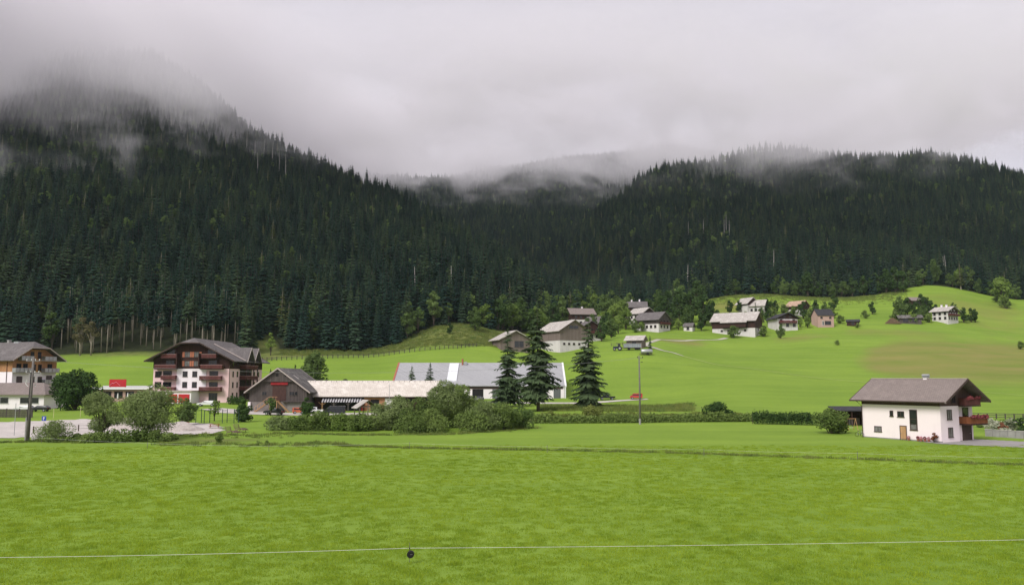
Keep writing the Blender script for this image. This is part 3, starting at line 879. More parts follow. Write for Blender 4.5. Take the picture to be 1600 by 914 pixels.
def door(th, o, u, n, w_, h_, m, frame=M_frame):
    p = MB(); p.obox(o, u, n, -w_ / 2, w_ / 2, 0, h_, -.04, .05)
    d = obj('door', p, m, th)
    b = MB()
    b.obox(o, u, n, -w_ / 2 - .1, w_ / 2 + .1, h_, h_ + .1, -.05, .08)
    for s in (-1, 1): b.obox(o, u, n, s * w_ / 2 - (.1 if s < 0 else 0), s * w_ / 2 + (.1 if s > 0 else 0), 0, h_, -.05, .078)
    obj('door_frame', b, frame, d)
    k = MB(); k.obox(o, u, n, w_ * .3, w_ * .3 + .12, h_ * .47, h_ * .47 + .05, .05, .12)
    obj('handle', k, M_metal, d)
    return d
def balcony(th, o, u, n, L, dep, rail=M_balc, h_=1.05, top=M_rail, slab=M_darkwood, flowers=None, board=.16, name='balcony'):
    """o: centre of the balcony at floor level on the wall"""
    b = MB(); b.obox(o, u, n, -L / 2, L / 2, -.2, 0, 0, dep)
    f = obj(name, b, slab, th)
    r = MB()
    k = int(L / board)
    for i in range(k):
        x = -L / 2 + L * i / k
        r.obox(o, u, n, x, x + L / k * .86, .03, h_ - .08, dep - .06, dep - .02)
    m = int(dep / board)
    for s in (-1, 1):
        for i in range(m):
            y = .05 + (dep - .1) * i / m
            r.obox(o, u, n, s * (L / 2 - .04) - .02, s * (L / 2 - .04) + .02, .03, h_ - .08, y, y + dep / m * .84)
    for zz in (.18, .72):
        r.obox(o, u, n, -L / 2 + .03, L / 2 - .03, zz, zz + .08, dep - .09, dep - .061)
    obj('railing', r, rail, f)
    t = MB(); t.obox(o, u, n, -L / 2 - .03, L / 2 + .03, h_ - .08, h_, dep - .12, dep + .02)
    for s in (-1, 1): t.obox(o, u, n, s * (L / 2 - .04) - .05, s * (L / 2 - .04) + .05, h_ - .08, h_ - .004, 0, dep - .12)
    obj('handrail', t, top, f)
    if flowers:
        rg = random.Random(int(L * 100))
        q = MB()
        for i in range(int(L * 26)):
            x = rg.uniform(-L / 2, L / 2); z = h_ + rg.uniform(-.22, .22); y = dep + rg.uniform(0, .22); s = rg.uniform(.06, .13)
            c = Vector(o) + Vector(u) * x + Vector(n) * y + Vector((0, 0, z))
            a = rg.random() * 3; d = Vector((math.cos(a), math.sin(a), rg.uniform(-.6, .6))) * s; e = Vector((-math.sin(a) * .3, .3 * math.cos(a), 1)) * s
            q.add([c - d - e, c + d - e, c + d + e, c - d + e], [(0, 1, 2, 3)])
        obj('flower_box', q, flowers, f, fix=False)
    return f
def gable_roof(th, L, W, he, sl, oe, og, m, t=.24, hip=(0, 0), name='roof', verge=None, x0=None, x1=None, shift=0):
    """two slopes over a body L x W with eave height he; hip: share of the rise cut as a half hip at (-x, +x)"""
    ye = W / 2 + oe; ze = he - sl * oe + t + .03; zr = he + sl * W / 2 + t + .03
    xa = (-L / 2 - og) if x0 is None else x0; xb = (L / 2 + og) if x1 is None else x1
    rise = zr - ze
    b = MB()
    def ends(x, h, s):
        yh = ye * h; zh = zr - rise * h
        xr = x - s * (yh * 1.1)
        return yh, zh, xr
    ya, za, ra = ends(xa, hip[0], -1); yb, zb, rb = ends(xb, hip[1], 1)
    for s in (-1, 1):
        pts = [(xa, s * ye, ze), (xb, s * ye, ze)]
        pts += [(xb, s * yb, zb), (rb, 0, zr)] if hip[1] else [(xb, 0, zr)]
        pts += [(ra, 0, zr), (xa, s * ya, za)] if hip[0] else [(xa, 0, zr)]
        if shift: pts = [(p[0], p[1] + shift, p[2]) for p in pts]
        b.slab(pts, t)
    if hip[1]: b.slab([(xb, -yb, zb), (xb, yb, zb), (rb, 0, zr)], t)
    if hip[0]: b.slab([(xa, ya, za), (xa, -ya, za), (ra, 0, zr)], t)
    r = obj(name, b, m, th)
    if verge:
        v = MB()
        for x, h, s, yy, zz in ((xa, hip[0], -1, ya, za), (xb, hip[1], 1, yb, zb)):
            for q in (-1, 1):
                A = (x, q * (ye + .02), ze); B = (x, q * yy, zz)
                x0_, x1_ = (x + .005, x + .07) if s > 0 else (x - .07, x - .005)
                v.add([(x0_, A[1], A[2] - t - .06), (x1_, A[1], A[2] - t - .06), (x1_, A[1], A[2] + .05), (x0_, A[1], A[2] + .05),
                       (x0_, B[1], B[2] - t - .06), (x1_, B[1], B[2] - t - .06), (x1_, B[1], B[2] + .05), (x0_, B[1], B[2] + .05)],
                      [(0, 1, 2, 3), (7, 6, 5, 4), (0, 4, 5, 1), (1, 5, 6, 2), (2, 6, 7, 3), (3, 7, 4, 0)])
            if h: v.box(min(x0_, x1_), max(x0_, x1_), -yy + .01, yy - .01, zz - t - .05, zz + .04)
        obj('barge_board', v, verge, r)
    return r, ze, zr
def gable_body(th, L, W, he, sl, m, z0=-1.5, clip=None, name='wall', grow=0.0, zlo=None):
    """pentagon prism; zlo: start height (for an upper cladding), grow: stands proud"""
    hw = W / 2 + grow; zt = he + sl * W / 2 - sl * 0
    zb = z0 if zlo is None else zlo
    poly = [(-hw, zb), (hw, zb), (hw, he - sl * grow), ]
    if clip is not None and clip < zt:
        yc = (zt - clip) / sl
        poly += [(yc, clip), (-yc, clip)]
    else:
        poly += [(0, zt)]
    poly += [(-hw, he - sl * grow)]
    b = MB(); b.prism(poly, 'x', -L / 2 - grow, L / 2 + grow)
    return obj(name, b, m, th)
def chimney(th, x, y, z0, z1, w_=.7, m=M_concrete, parent=None):
    b = MB(); b.box(x - w_ / 2, x + w_ / 2, y - w_ / 2, y + w_ / 2, z0, z1)
    c = obj('chimney', b, m, parent or th)
    if parent is None:
        b2 = MB(); b2.box(x - w_ / 2 - .1, x + w_ / 2 + .1, y - w_ / 2 - .1, y + w_ / 2 + .1, z1, z1 + .12); obj('chimney_cap', b2, M_metal, c)
    return c
def gutter(th, L, y, z, m=M_metal, x0=None, x1=None):
    b = MB(); b.tube([(x0 if x0 is not None else -L / 2, y, z), (x1 if x1 is not None else L / 2, y, z)], .08, 6)
    return obj('gutter', b, m, th)
XP, XM, YP, YM = (1, 0, 0), (-1, 0, 0), (0, 1, 0), (0, -1, 0)
def V(*a): return Vector(a)

# ---------- pale pink house on the right
def right_house():
    A = V(62.35, 122.3, 0); yaw = R(-59)        # +x local runs along the ridge towards the near gable
    ux = V(math.cos(yaw), math.sin(yaw), 0); uy = V(-math.sin(yaw), math.cos(yaw), 0)
    L, W, he, sl = 13.0, 9.0, 6.35, .58
    c = A - ux * (L / 2) + uy * (W / 2)
    th = thing('house', 'pale pink plastered house with brown tiled roof beside the paved drive', 'house', (c.x, c.y, hz(c.x, c.y) - .05), yaw)
    Lr = L - 1.0                                                # the balcony side of the gable is set back
    b = MB(); b.box(-L / 2, L / 2, -W / 2, -W / 2 + 4.6, -1.2, 5.25); b.box(-L / 2 + .004, L / 2 - .5, -W / 2 + 4.6, W / 2, -1.2, 5.246)
    obj('wall', b, M_pinkwhite, th)
    b = MB(); hw = W / 2 + .04
    b.prism([(-hw, 5.25), (hw, 5.25), (hw, he - .05), (0, he + sl * W / 2 - .05), (-hw, he - .05)], 'x', -L / 2 - .04, L / 2 - .02)
    obj('gable_cladding', b, M_brownband, th)
    r, ze, zr = gable_roof(th, L, W, he, sl, 1.15, 1.5, M_roofbrown, verge=M_frame, x0=-L / 2 - 1.3, x1=L / 2 + 1.7)
    gutter(th, L + 2.9, -W / 2 - 1.2, ze - .12, M_frame)
    b = MB(); b.tube([(-L / 2 - .1, -W / 2 - 1.2, ze - .2), (-L / 2 + .05, -W / 2 - .15, ze - 1.0), (-L / 2 + .05, -W / 2 - .15, 0)], .06, 6); obj('downpipe', b, M_frame, th)
    b = MB(); b.box(-L / 2 - 1.25, L / 2 + 1.65, -.14, .14, zr - .02, zr + .10); obj('ridge_cap', b, M_verge, r)
    ch = chimney(th, 1.6, .1, zr - 1.0, zr + .2, .6, M_white)
    b = MB(); b.tube([(1.05, .1, zr + .52), (2.15, .1, zr + .52)], .2, 8); obj('chimney_cowl', b, M_metal, ch)
    y = -W / 2
    def wl(xl, z, w_, h_, **k): win(th, V(xl, y, z), XM, YM, w_, h_, **k)
    # xl measured from the far left end of the long wall
    f = lambda s: -L / 2 + s
    wl(f(5.15), 3.55, .42, .75, mull=0); wl(f(6.7), 3.5, .95, .75); wl(f(8.75), 1.65, 1.05, 2.9, mull=0, transom=True); wl(f(2.7), 1.1, 1.1, .72, glass=M_curtain)
    win(th, V(f(8.75), y - .03, 1.7), XM, YM, .95, .75, glass=M_curtain, mull=0, name='lower_window_pane', bar=.03, sill=False)
    door(th, V(f(7.0), y, .05), XM, YM, .95, 2.05, M_newwood)
    x = L / 2
    win(th, V(x, -W / 2 + 2.2, 3.3), YP, XP, 1.0, 1.35, glass=M_curtain); win(th, V(x, -W / 2 + 2.3, .75), YP, XP, 1.0, 1.3, glass=M_curtain)
    win(th, V(x + .02, -W / 2 + 3.4, 5.75), YP, XP, .9, 1.2)
    xr = L / 2 - .5
    door(th, V(xr, W / 2 - 1.9, 2.75), YP, XP, 1.3, 2.1, M_glass); door(th, V(xr, W / 2 - 1.7, 0), YP, XP, 2.2, 2.25, M_frame)
    balcony(th, V(xr, W / 2 - 1.4, 2.6), YP, XP, 4.6, 1.8, rail=M_balcred, top=M_balcred, flowers=M_flowerred)
    balcony(th, V(L / 2 - .02, W / 2 - 2.4, 5.35), YP, XP, 3.9, 1.15, rail=M_balc, top=M_balc, flowers=M_flowerred)
    b = MB(); b.box(-L / 2 - .05, L / 2 + .05, -W / 2 - .05, -W / 2 + .2, -1.2, .22); obj('plinth', b, M_concrete, th)
    # things along the front wall
    rg = random.Random(3)
    M4 = Matrix.Translation(th.location) @ Matrix.Rotation(yaw, 4, 'Z')
    for k, s in enumerate((8.1, 9.6, 10.1, 10.7, 11.3)):
        p = M4 @ V(f(s), y - .45, 0); p.z = hz(p.x, p.y) + .06
        pot = thing('flower_pot', 'terracotta pot of pink flowers along the front wall of the pale pink house', 'flower pot', p, 0, 'flower pots along the pink house wall')
        b = MB(); b.tube([(0, 0, 0), (0, 0, .3)], [.14, .2], 8); obj('pot', b, M_pot, pot)
        b = MB()
        for q in range(46):
            d = V(rg.gauss(0, 1), rg.gauss(0, 1), rg.gauss(0, 1)).normalized() * .2; cc = d + V(0, 0, .46); a = rg.random() * 3
            e = V(math.cos(a), math.sin(a), rg.uniform(-.5, .5)) * .07; g = V(0, .3, 1) * .06
            b.add([cc - e - g, cc + e - g, cc + e + g, cc - e + g], [(0, 1, 2, 3)])
        obj('flowers', b, M_flower if k % 2 == 0 else M_flowerred, pot, fix=False)
    p = M4 @ V(f(12.3), y - .7, 0); p.z = hz(p.x, p.y)
    m = broadleaf_meshes(90, 1.5, .75, .05, 420, .12, needles=F_redleaf, low=True, lobes=7)
    plant_tree('rose_bush', m, p, 'pinkish rose bush against the front wall corner of the pale pink house', 'bush', parts=('stems', 'leaves'))
    p = M4 @ V(f(-.3), y - .5, 0); p.z = hz(p.x, p.y)
    bi = thing('bicycle', 'small bicycle leaning at the far wall corner of the pale pink house', 'bicycle', p, yaw)
    for s in (-.5, .5):
        b = MB(); b.tube([(s + .33 * math.cos(a * .524), 0, .34 + .33 * math.sin(a * .524)) for a in range(13)], .03, 5); obj('wheel', b, M_tyre, bi)
    b = MB(); b.tube([(-.5, 0, .34), (-.15, 0, .85), (.4, 0, .85), (0, 0, .34), (-.5, 0, .34)], .03, 5); b.tube([(.5, 0, .34), (.38, 0, 1.0)], .03, 5); obj('frame', b, M_metal, bi)
    b = MB(); b.box(-.3, -.02, -.06, .06, .9, .96); obj('saddle', b, M_black, bi)
    b = MB(); b.tube([(.38, -.25, 1.02), (.38, .25, 1.02)], .025, 5); obj('handlebar', b, M_black, bi)
    return th, M4, L, W
RH, RH_M, RH_L, RH_W = right_house()

# ---------- pink hotel
def hotel():
    Y0 = 230.0; xl, xr = (236 - 800) / FPX * Y0, (354 - 800) / FPX * Y0
    W = xr - xl; L = 30.0
    z = hz((xl + xr) / 2, Y0)
    c = V((xl + xr) / 2 + 1.1, Y0 + L / 2, z)
    yaw = R(-90)                                                # +x local points at the camera
    th = thing('hotel_building', 'big pink and white chalet hotel with red brown balconies and grey roof', 'hotel', c, yaw)
    st = 3.0; he, sl = 12.0, .52
    hip = .22
    clip = he + sl * W / 2 * (1 - hip) - .4
    b = MB(); b.box(-L / 2, L / 2, -W / 2, W / 2, -2, 9.2); obj('wall', b, M_pink, th)
    hw = W / 2 + .05; zt = he + sl * W / 2
    yc = (zt - clip) / sl
    b = MB(); b.prism([(-hw, 9.2), (hw, 9.2), (hw, he - .05), (yc, clip - .05), (-yc, clip - .05), (-hw, he - .05)], 'x', -L / 2, L / 2 + .05); obj('upper_cladding', b, M_darkwood, th)
    X = L / 2
    b = MB(); b.box(X, X + .25, -3.9, 4.2, 3.3, 9.19); obj('white_bay', b, M_white, th)   # local +y is to the right in the picture (x = -90 deg)
    r, ze, zr = gable_roof(th, L, W, he, sl, 1.9, 2.0, M_roofgrey, hip=(0, hip), verge=M_frame)
    # local y: +y -> world +x
    def wf(yl, z_, w_, h_, xx=X, **k): return win(th, V(xx, yl, z_), YP, XP, w_, h_, **k)
    px2y = lambda px: (px - 295.0) / FPX * Y0
    for fl, z_ in ((0, 4.1), (1, 7.0)):
        for px in (286, 301): wf(px2y(px), z_, 1.15, 1.4, xx=X + .25)
    for z_ in (9.9, 12.4):
        for px in (288, 302.5):
            f_ = wf(px2y(px), z_, 1.3, 1.35, xx=X + .05, glass=M_curtain)
            for s in (-1, 1):
                sh = MB(); sh.obox(V(X + .05, px2y(px), z_), YP, XP, s * 1.05 - .3, s * 1.05 + .3, -.05, 1.4, .02, .09); obj('shutter', sh, M_shutter, f_)
    for px0, px1, zz, dep in ((241, 274, 9.2, 1.6), (311, 345.5, 9.2, 1.6), (249.5, 274.5, 12.1, 1.4), (311.5, 335.5, 12.1, 1.4), (251, 273.5, 6.3, 1.5), (310.5, 344, 6.2, 1.5), (310.5, 344, 3.2, 1.5), (251, 273, 3.2, 1.5)):
        y0, y1 = px2y(px0), px2y(px1)
        balcony(th, V(X, (y0 + y1) / 2, zz), YP, XP, y1 - y0, dep, board=.2)
    for px, zz in ((258, 3.3), (258, 6.4), (330, .3), (330, 3.3), (330, 6.3), (262, 9.3), (328, 9.3), (262, 12.2), (326, 12.2)):
        wf(px2y(px), zz + .05, 2.2, 2.1, xx=X + (.05 if zz > 9 else 0), mull=2, glass=M_glass, name='balcony_door')
    for px in (241.5, 246.5):
        for z_ in (4.0, 6.9): wf(px2y(px), z_, .75, 1.5)
    for px in (275, 309.5):
        b = MB(); b.box(X + .05, X + 1.9, px2y(px) - .12, px2y(px) + .12, 9.2, 13.4); obj('timber_fin', b, M_darkwood, th)
    # right-hand side: windows, stacked timber balconies, two cross gables
    Yr = W / 2
    for d in (3.2, 6.8):
        for z_ in (1.1, 4.0, 7.0): win(th, V(X - d, Yr, z_), XM, YP, .9, 1.4, mull=0)
        win(th, V(X - d, Yr + .05, 10.0), XM, YP, .9, 1.2, mull=0)
    b = MB(); b.box(X - 19.5, X - 9.0, Yr - .5, Yr + .09, .5, 11.6); obj('balcony_recess_shade', b, mat('shaded_recess_timber', (.045, .028, .025), var=.3), th)  # flat panel; the recess shade is put into its dark colour
    for z_ in (3.2, 6.2, 9.2):
        balcony(th, V(X - 14.3, Yr, z_), XM, YP, 11.4, 1.9, board=.2)
    for d in (9.0, 12.6, 16.2, 19.8):
        b = MB(); b.box(X - d - .15, X - d + .15, Yr + 1.6, Yr + 1.88, -1.5, 11.2); obj('balcony_post', b, M_darkwood, th)
    for d in (22.5, 26.5):
        for z_ in (1.1, 4.0, 7.0): win(th, V(X - d, Yr, z_), XM, YP, .9, 1.4, mull=0)
    for d in (11.6, 18.2):
        dh = MB()
        hwid = 3.1; zb = 11.4; zt2 = zb + 4.0
        xo = X - d
        dh.prism([(xo - 2.4, zb - 1.5), (xo + 2.4, zb - 1.5), (xo + 2.4, zb + .9), (xo, zt2 - .55), (xo - 2.4, zb + .9)], 'y', 3.0, Yr + 1.3)
        g = obj('cross_gable', dh, M_darkwood, th)
        rr = MB()
        for s in (-1, 1):
            rr.slab([(xo, 2.0, zt2), (xo, Yr + 2.4, zt2), (xo + s * (hwid + .5), Yr + 2.4, zb - .1), (xo + s * (hwid + .5), 2.0, zb - .1)], .22)
        obj('cross_gable_roof', rr, M_roofgrey, g)
        vg = MB()
        for s in (-1, 1):
            vg.slab([(xo, Yr + 2.405, zt2 + .04), (xo, Yr + 2.5, zt2 + .04), (xo + s * (hwid + .52), Yr + 2.5, zb - .08), (xo + s * (hwid + .52), Yr + 2.405, zb - .08)], .34)
        obj('barge_board', vg, M_verge, g)
        f_ = win(th, V(xo, Yr + 1.3, zb + .1), XM, YP, 2.2, 1.6, glass=M_curtain, mull=2)
    b = MB(); b.box(X - 8.6, X - 8.3, 1.0, Yr + 2.1, zr - 5.9, zr - 5.5) if False else b.tube([(X - 8.2, 3.0, he + sl * (W / 2 - 3.0) + .5), (X - 8.2, Yr + 1.8, he - sl * 1.8 + .5)], .16, 6); obj('flashing', b, M_verge, r)
    b = MB(); b.tube([(X + 1.7, Yr + 1.7, he - .9), (X + .1, Yr + .1, he - 2.2), (X + .1, Yr + .1, 0)], .09, 6); obj('downpipe', b, M_frame, th)
    # low white annex in front with red panels
    b = MB(); b.box(X, X + 6, px2y(246), px2y(309), -2, 3.0); an = obj('annex', b, M_white, th)
    b = MB(); b.box(X - .002, X + 6.3, px2y(245), px2y(310), 3.0, 3.3); obj('annex_roof', b, M_verge, an)
    for k, (p0, p1) in enumerate(((271, 288), (290, 307))):
        b = MB(); b.box(X + 6.0, X + 6.08, px2y(p0) * .975, px2y(p1) * .975, .15, 2.35); obj('red_panel', b, M_redbright, an)
    b = MB(); b.box(X + 5.95, X + 6.06, px2y(252), px2y(268), .9, 2.1); obj('annex_window', b, M_glass, an)
hotel()

# ---------- larch clad apartment house at the left edge with its low annex
def left_house():
    yaw = R(-25)
    ux = V(math.cos(yaw), math.sin(yaw), 0); uy = V(-math.sin(yaw), math.cos(yaw), 0)
    L, W, he, sl = 22.0, 13.0, 13.3, .66
    c = gp(16, 228) - ux * L / 2 + uy * W / 2
    th = thing('apartment_house', 'white apartment house with honey larch gable and grey half hipped roof', 'house', (c.x, c.y, hz(c.x, c.y) - .3), yaw)
    hip = .32; clip = he + sl * W / 2 * (1 - hip) - .45
    b = MB(); b.box(-L / 2, L / 2, -W / 2, W / 2, -2, 9.4); obj('wall', b, M_white, th)
    hw = W / 2 + .05; zt = he + sl * W / 2; yc = (zt - clip) / sl
    b = MB(); b.prism([(-hw, 9.4), (hw, 9.4), (hw, he - .05), (yc, clip - .05), (-yc, clip - .05), (-hw, he - .05)], 'x', -L / 2, L / 2 + .05); obj('upper_cladding', b, M_larch, th)
    r, ze, zr = gable_roof(th, L, W, he, sl, 1.5, 2.2, M_roofgrey, hip=(0, hip), verge=M_verge)
    X = L / 2
    for (yy, zz, ln) in ((-4.2, 9.4, 4.8), (4.2, 9.4, 4.6), (-3.3, 12.7, 3.6), (3.6, 12.7, 3.6), (4.4, 6.2, 4.4)):
        balcony(th, V(X, yy, zz), YP, XP, ln, 1.7, rail=M_metal, top=M_metal, slab=M_concrete, board=1.0)
    for (yy, zz, w_, h_, nm) in ((-4.8, 9.5, 1.2, 2.1, 'balcony_door'), (-2.9, 9.5, 1.2, 2.1, 'balcony_door'), (-.4, 9.8, 1.0, 1.6, 'window'), (1.4, 9.8, .9, 1.6, 'window'), (4.4, 9.5, 1.3, 2.1, 'balcony_door'), (-1.0, 13.2, .9, 1.7, 'window'), (1.1, 13.2, .9, 1.7, 'window'),
                                 (-4.4, 6.4, 1.5, 1.7, 'window'), (-.6, 6.3, 1.1, 1.7, 'window'), (1.6, 6.3, 1.1, 1.7, 'window'), (4.4, 6.3, 1.6, 2.0, 'window')):
        win(th, V(X + (.05 if zz > 9 else 0), yy, zz), YP, XP, w_, h_, name=nm, glass=M_glass)
    for s in (3, 9):
        for zz in (6.4, 9.9): win(th, V(X - s - 3, -W / 2 - (.05 if zz > 9 else 0), zz), XM, YM, 1.2, 1.5)
    chimney(th, X - 12, .2, zr - 1, zr + .6, .8)
    b = MB(); b.box(X - 9, X - 7, -.5, .4, zr - .6, zr + .15); obj('roof_hatch', b, M_metal, r)
    b = MB(); b.tube([(X - 2.2, -W / 2 - .12, he - 1.2), (X - 2.2, -W / 2 - .12, 0)], .08, 6); obj('downpipe', b, M_frame, th)
    # low annex
    z = hz(-125, 218)
    a = thing('low_annex_building', 'low white building with hipped dark brown roof and a row of wide windows', 'building', (gp(12, 219).x, 219, z), R(-4))
    L2, W2, h2 = 26.0, 10.0, 3.6
    b = MB(); b.box(-L2 / 2, L2 / 2, -W2 / 2, W2 / 2, -1.5, h2); obj('wall', b, M_white, a)
    b = MB(); e = .9; zt = h2 + 3.0
    b.slab([(-L2 / 2 - e, -W2 / 2 - e, h2 + .1), (L2 / 2 + e, -W2 / 2 - e, h2 + .1), (L2 / 2 - 3.5, 0, zt), (-L2 / 2 + 3.5, 0, zt)], .22)
    b.slab([(L2 / 2 + e, W2 / 2 + e, h2 + .1), (-L2 / 2 - e, W2 / 2 + e, h2 + .1), (-L2 / 2 + 3.5, 0, zt), (L2 / 2 - 3.5, 0, zt)], .22)
    b.slab([(L2 / 2 + e, -W2 / 2 - e, h2 + .1), (L2 / 2 + e, W2 / 2 + e, h2 + .1), (L2 / 2 - 3.5, 0, zt)], .22)
    b.slab([(-L2 / 2 - e, W2 / 2 + e, h2 + .1), (-L2 / 2 - e, -W2 / 2 - e, h2 + .1), (-L2 / 2 + 3.5, 0, zt)], .22)
    obj('roof', b, M_roofbrown, a)
    for px in (11, 27, 59.5, 76):
        x = (px - 12) / FPX * 214
        win(a, V(x, -W2 / 2, 1.4), XP, YM, 2.2, 1.45, frame=M_whiteframe, mull=0)
left_house()

# ---------- low flat restaurant with the red sign behind the willows
def restaurant():
    g = gp(196, 240)
    a = thing('flat_roofed_building', 'low flat roofed building with white roof edge behind the willow bushes', 'building', g, 0)
    b = MB(); b.box(-8.5, 8.0, -4, 5, -1.5, 3.3); obj('wall', b, M_tan, a)
    b = MB(); b.box(-9.2, 8.6, -4.8, 5.5, 3.3, 3.75); obj('roof_slab', b, M_roofdark, a)
    b = MB(); b.box(-9.3, 8.7, -4.95, -4.8, 3.25, 3.85); obj('fascia', b, M_whitemetal, a)
    for k in range(5):
        win(a, V(-6.6 + 3.2 * k, -4, .9), XP, YM, 2.2, 1.7, frame=M_frame, mull=1)
    b = MB(); b.box(-9.25, 8.65, 5.3, 5.5, 3.75, 4.2); obj('parapet', b, M_whitemetal, a)
    s = thing('red_sign', 'red sign board with pale mountain line on the flat roof', 'sign', V(gp(184, 238).x, 237.5, g.z + 3.78), 0)
    b = MB(); b.box(-2.4, 2.4, -.08, .08, .15, 2.3); obj('board', b, M_redbright, s)
    b = MB(); b.box(-2.2, -2.05, -.07, .07, 0, .15); b.box(2.05, 2.2, -.07, .07, 0, .15); obj('bracket', b, M_frame, s)
    b = MB(); pts = [(-2.2, .5), (-1.9, .9), (-1.5, 1.25), (-1.1, 1.1), (-.8, 1.4), (-.35, 1.55), (.1, 1.1), (.4, .75), (.75, .7)]
    b.tube([(x, -.1, z) for x, z in pts], .075, 5); obj('mountain_emblem', b, mat('pale_pink_paint', (.75, .30, .36)), s)
    for px in (183.5, 199):
        g2 = gp(px, 226)
        u = thing('closed_parasol', 'closed white parasol on the terrace of the flat roofed building', 'parasol', g2, 0, 'closed parasols on the terrace')
        b = MB(); b.tube([(0, 0, 0), (0, 0, 2.9)], .035, 6); obj('pole', b, M_metal, u)
        b = MB(); b.tube([(0, 0, 1.1), (0, 0, 1.5), (0, 0, 2.3), (0, 0, 2.95)], [.1, .22, .17, .03], 8); obj('canopy', b, M_cloth, u)
restaurant()

# ---------- old grey barn
def old_barn():
    Y0 = 198.0; W = 13.6; L = 19.0; xc = (437 - 800) / FPX * Y0
    g = V(xc, Y0 + L / 2, hz(xc, Y0))
    th = thing('old_barn', 'old weathered grey wooden barn with patched shingle roof and wooden ramp', 'barn', g, R(-90))
    he, sl = 5.0, .74
    X = L / 2
    gable_body(th, L, W, he, sl, M_greywood, clip=None)
    b = MB(); b.box(-L / 2 + .1, X + .06, -W / 2 - .04, W / 2 + .04, -1.5, 2.3); obj('stone_base', b, mat('grey_lime_wall', (.20, .175, .165), var=.25, scale=1.2), th)
    r, ze, zr = gable_roof(th, L, W, he, sl, .95, 1.0, M_roofold, verge=M_verge)
    # projecting upper gable boards
    zt = he + sl * W / 2; zc = 7.0; yc = (zt - zc) / sl
    b = MB(); b.prism([(-yc, zc), (yc, zc), (0, zt - .05)], 'x', X + .003, X + .5); obj('gable_boarding', b, M_greywood, th)
    for y0, y1, z0, z1 in ((-.5, .1, 8.3, 8.9), (1.6, 2.0, 8.2, 8.6)):
        b = MB(); b.box(X + .5, X + .54, y0, y1, z0, z1); obj('hay_hole_shade', b, M_dark, th)  # dark plate on the boards, painted as the shade in a hole
    b = MB(); b.box(X, X + .07, -1.3, 1.9, 2.6, 6.3); d = obj('barn_door', b, mat('dark_red_brown_door', (.065, .032, .027), var=.3, scale=2), th)
    b = MB(); b.box(X, X + .28, -1.7, 2.3, 6.3, 6.95); obj('lintel', b, M_redwood, th)
    for yy in (-3.2, 3.3):
        win(th, V(X, yy, 3.9), YP, XP, 1.0, .75, frame=M_greywood)
    win(th, V(X, 4.3, 3.9), YP, XP, .6, .75, frame=M_greywood, mull=0)
    b = MB(); b.box(X + .05, X + .5, -6.9, -6.3, 0, 2.3); obj('wall_pillar', b, M_white, th)
    b = MB(); b.box(X + .07, X + .13, 2.3, 5.9, -.2, 2.2); obj('garage_door', b, mat('pale_grey_door', (.23, .21, .20), var=.15), th)
    b = MB(); b.box(X + .06, X + .9, 1.2, 6.2, 2.3, 2.5); obj('ledge', b, M_greywood, th)
    # roof patches of new shingles
    b = MB(); rr = random.Random(8)
    # skylight-like light patch on the right slope
    def onroof(xl, yl, s): return (xl, yl, he + sl * (W / 2 - abs(yl)) + .29)
    b.add([onroof(X - 5.5, 2.3, 1), onroof(X - 4.2, 2.3, 1), onroof(X - 4.2, 3.6, 1), onroof(X - 5.5, 3.6, 1)], [(0, 1, 2, 3)])
    obj('roof_patch', b, M_rooflight, r, fix=False)
    # wooden ramp/stairs
    wx = xc - .9
    st = thing('wooden_stairs', 'fresh pale wooden staircase with railings leading up to the barn door', 'stairs', V(wx - .2, Y0 - .9, hz(wx, Y0 - 1)), 0)
    for k in range(11):
        b = MB(); b.box(-3.6 + .30 * k, -3.25 + .30 * k, -1.4, -.2, .2 + .22 * k - .06, .2 + .22 * k); obj('step', b, M_newwood, st)
    for yy in (-1.45, -.15):
        b = MB(); b.tube([(-3.7, yy, .1), (-.3, yy, 2.55)], .10, 4); obj('stringer', b, M_newwood, st)
    b = MB(); b.box(-.35, 1.6, -1.5, .85, 2.5, 2.62); obj('landing', b, M_newwood, st)
    for yy in (-1.45,):
        b = MB(); b.tube([(-3.7, yy, 1.1), (-.3, yy, 3.55), (1.6, yy, 3.55)], .05, 4)
        for k in range(8): b.tube([(-3.6 + .7 * k, yy, .1 + .5 * min(k, 5)), (-3.6 + .7 * k, yy, 1.15 + .5 * min(k, 5))], .045, 4)
        obj('railing', b, M_newwood, st)
    for (x_, y_) in ((-.2, -1.4), (1.5, -1.4), (1.5, .5)):
        b = MB(); b.box(x_ - .07, x_ + .07, y_ - .07, y_ + .07, -.3, 2.5); obj('post', b, M_newwood, st)
    for y_ in (-1.2, -.3):
        b = MB(); b.tube([(1.6, y_, 2.5), (4.3, y_, -.1)], .09, 4); obj('brace', b, M_newwood, st)
    return th
old_barn()

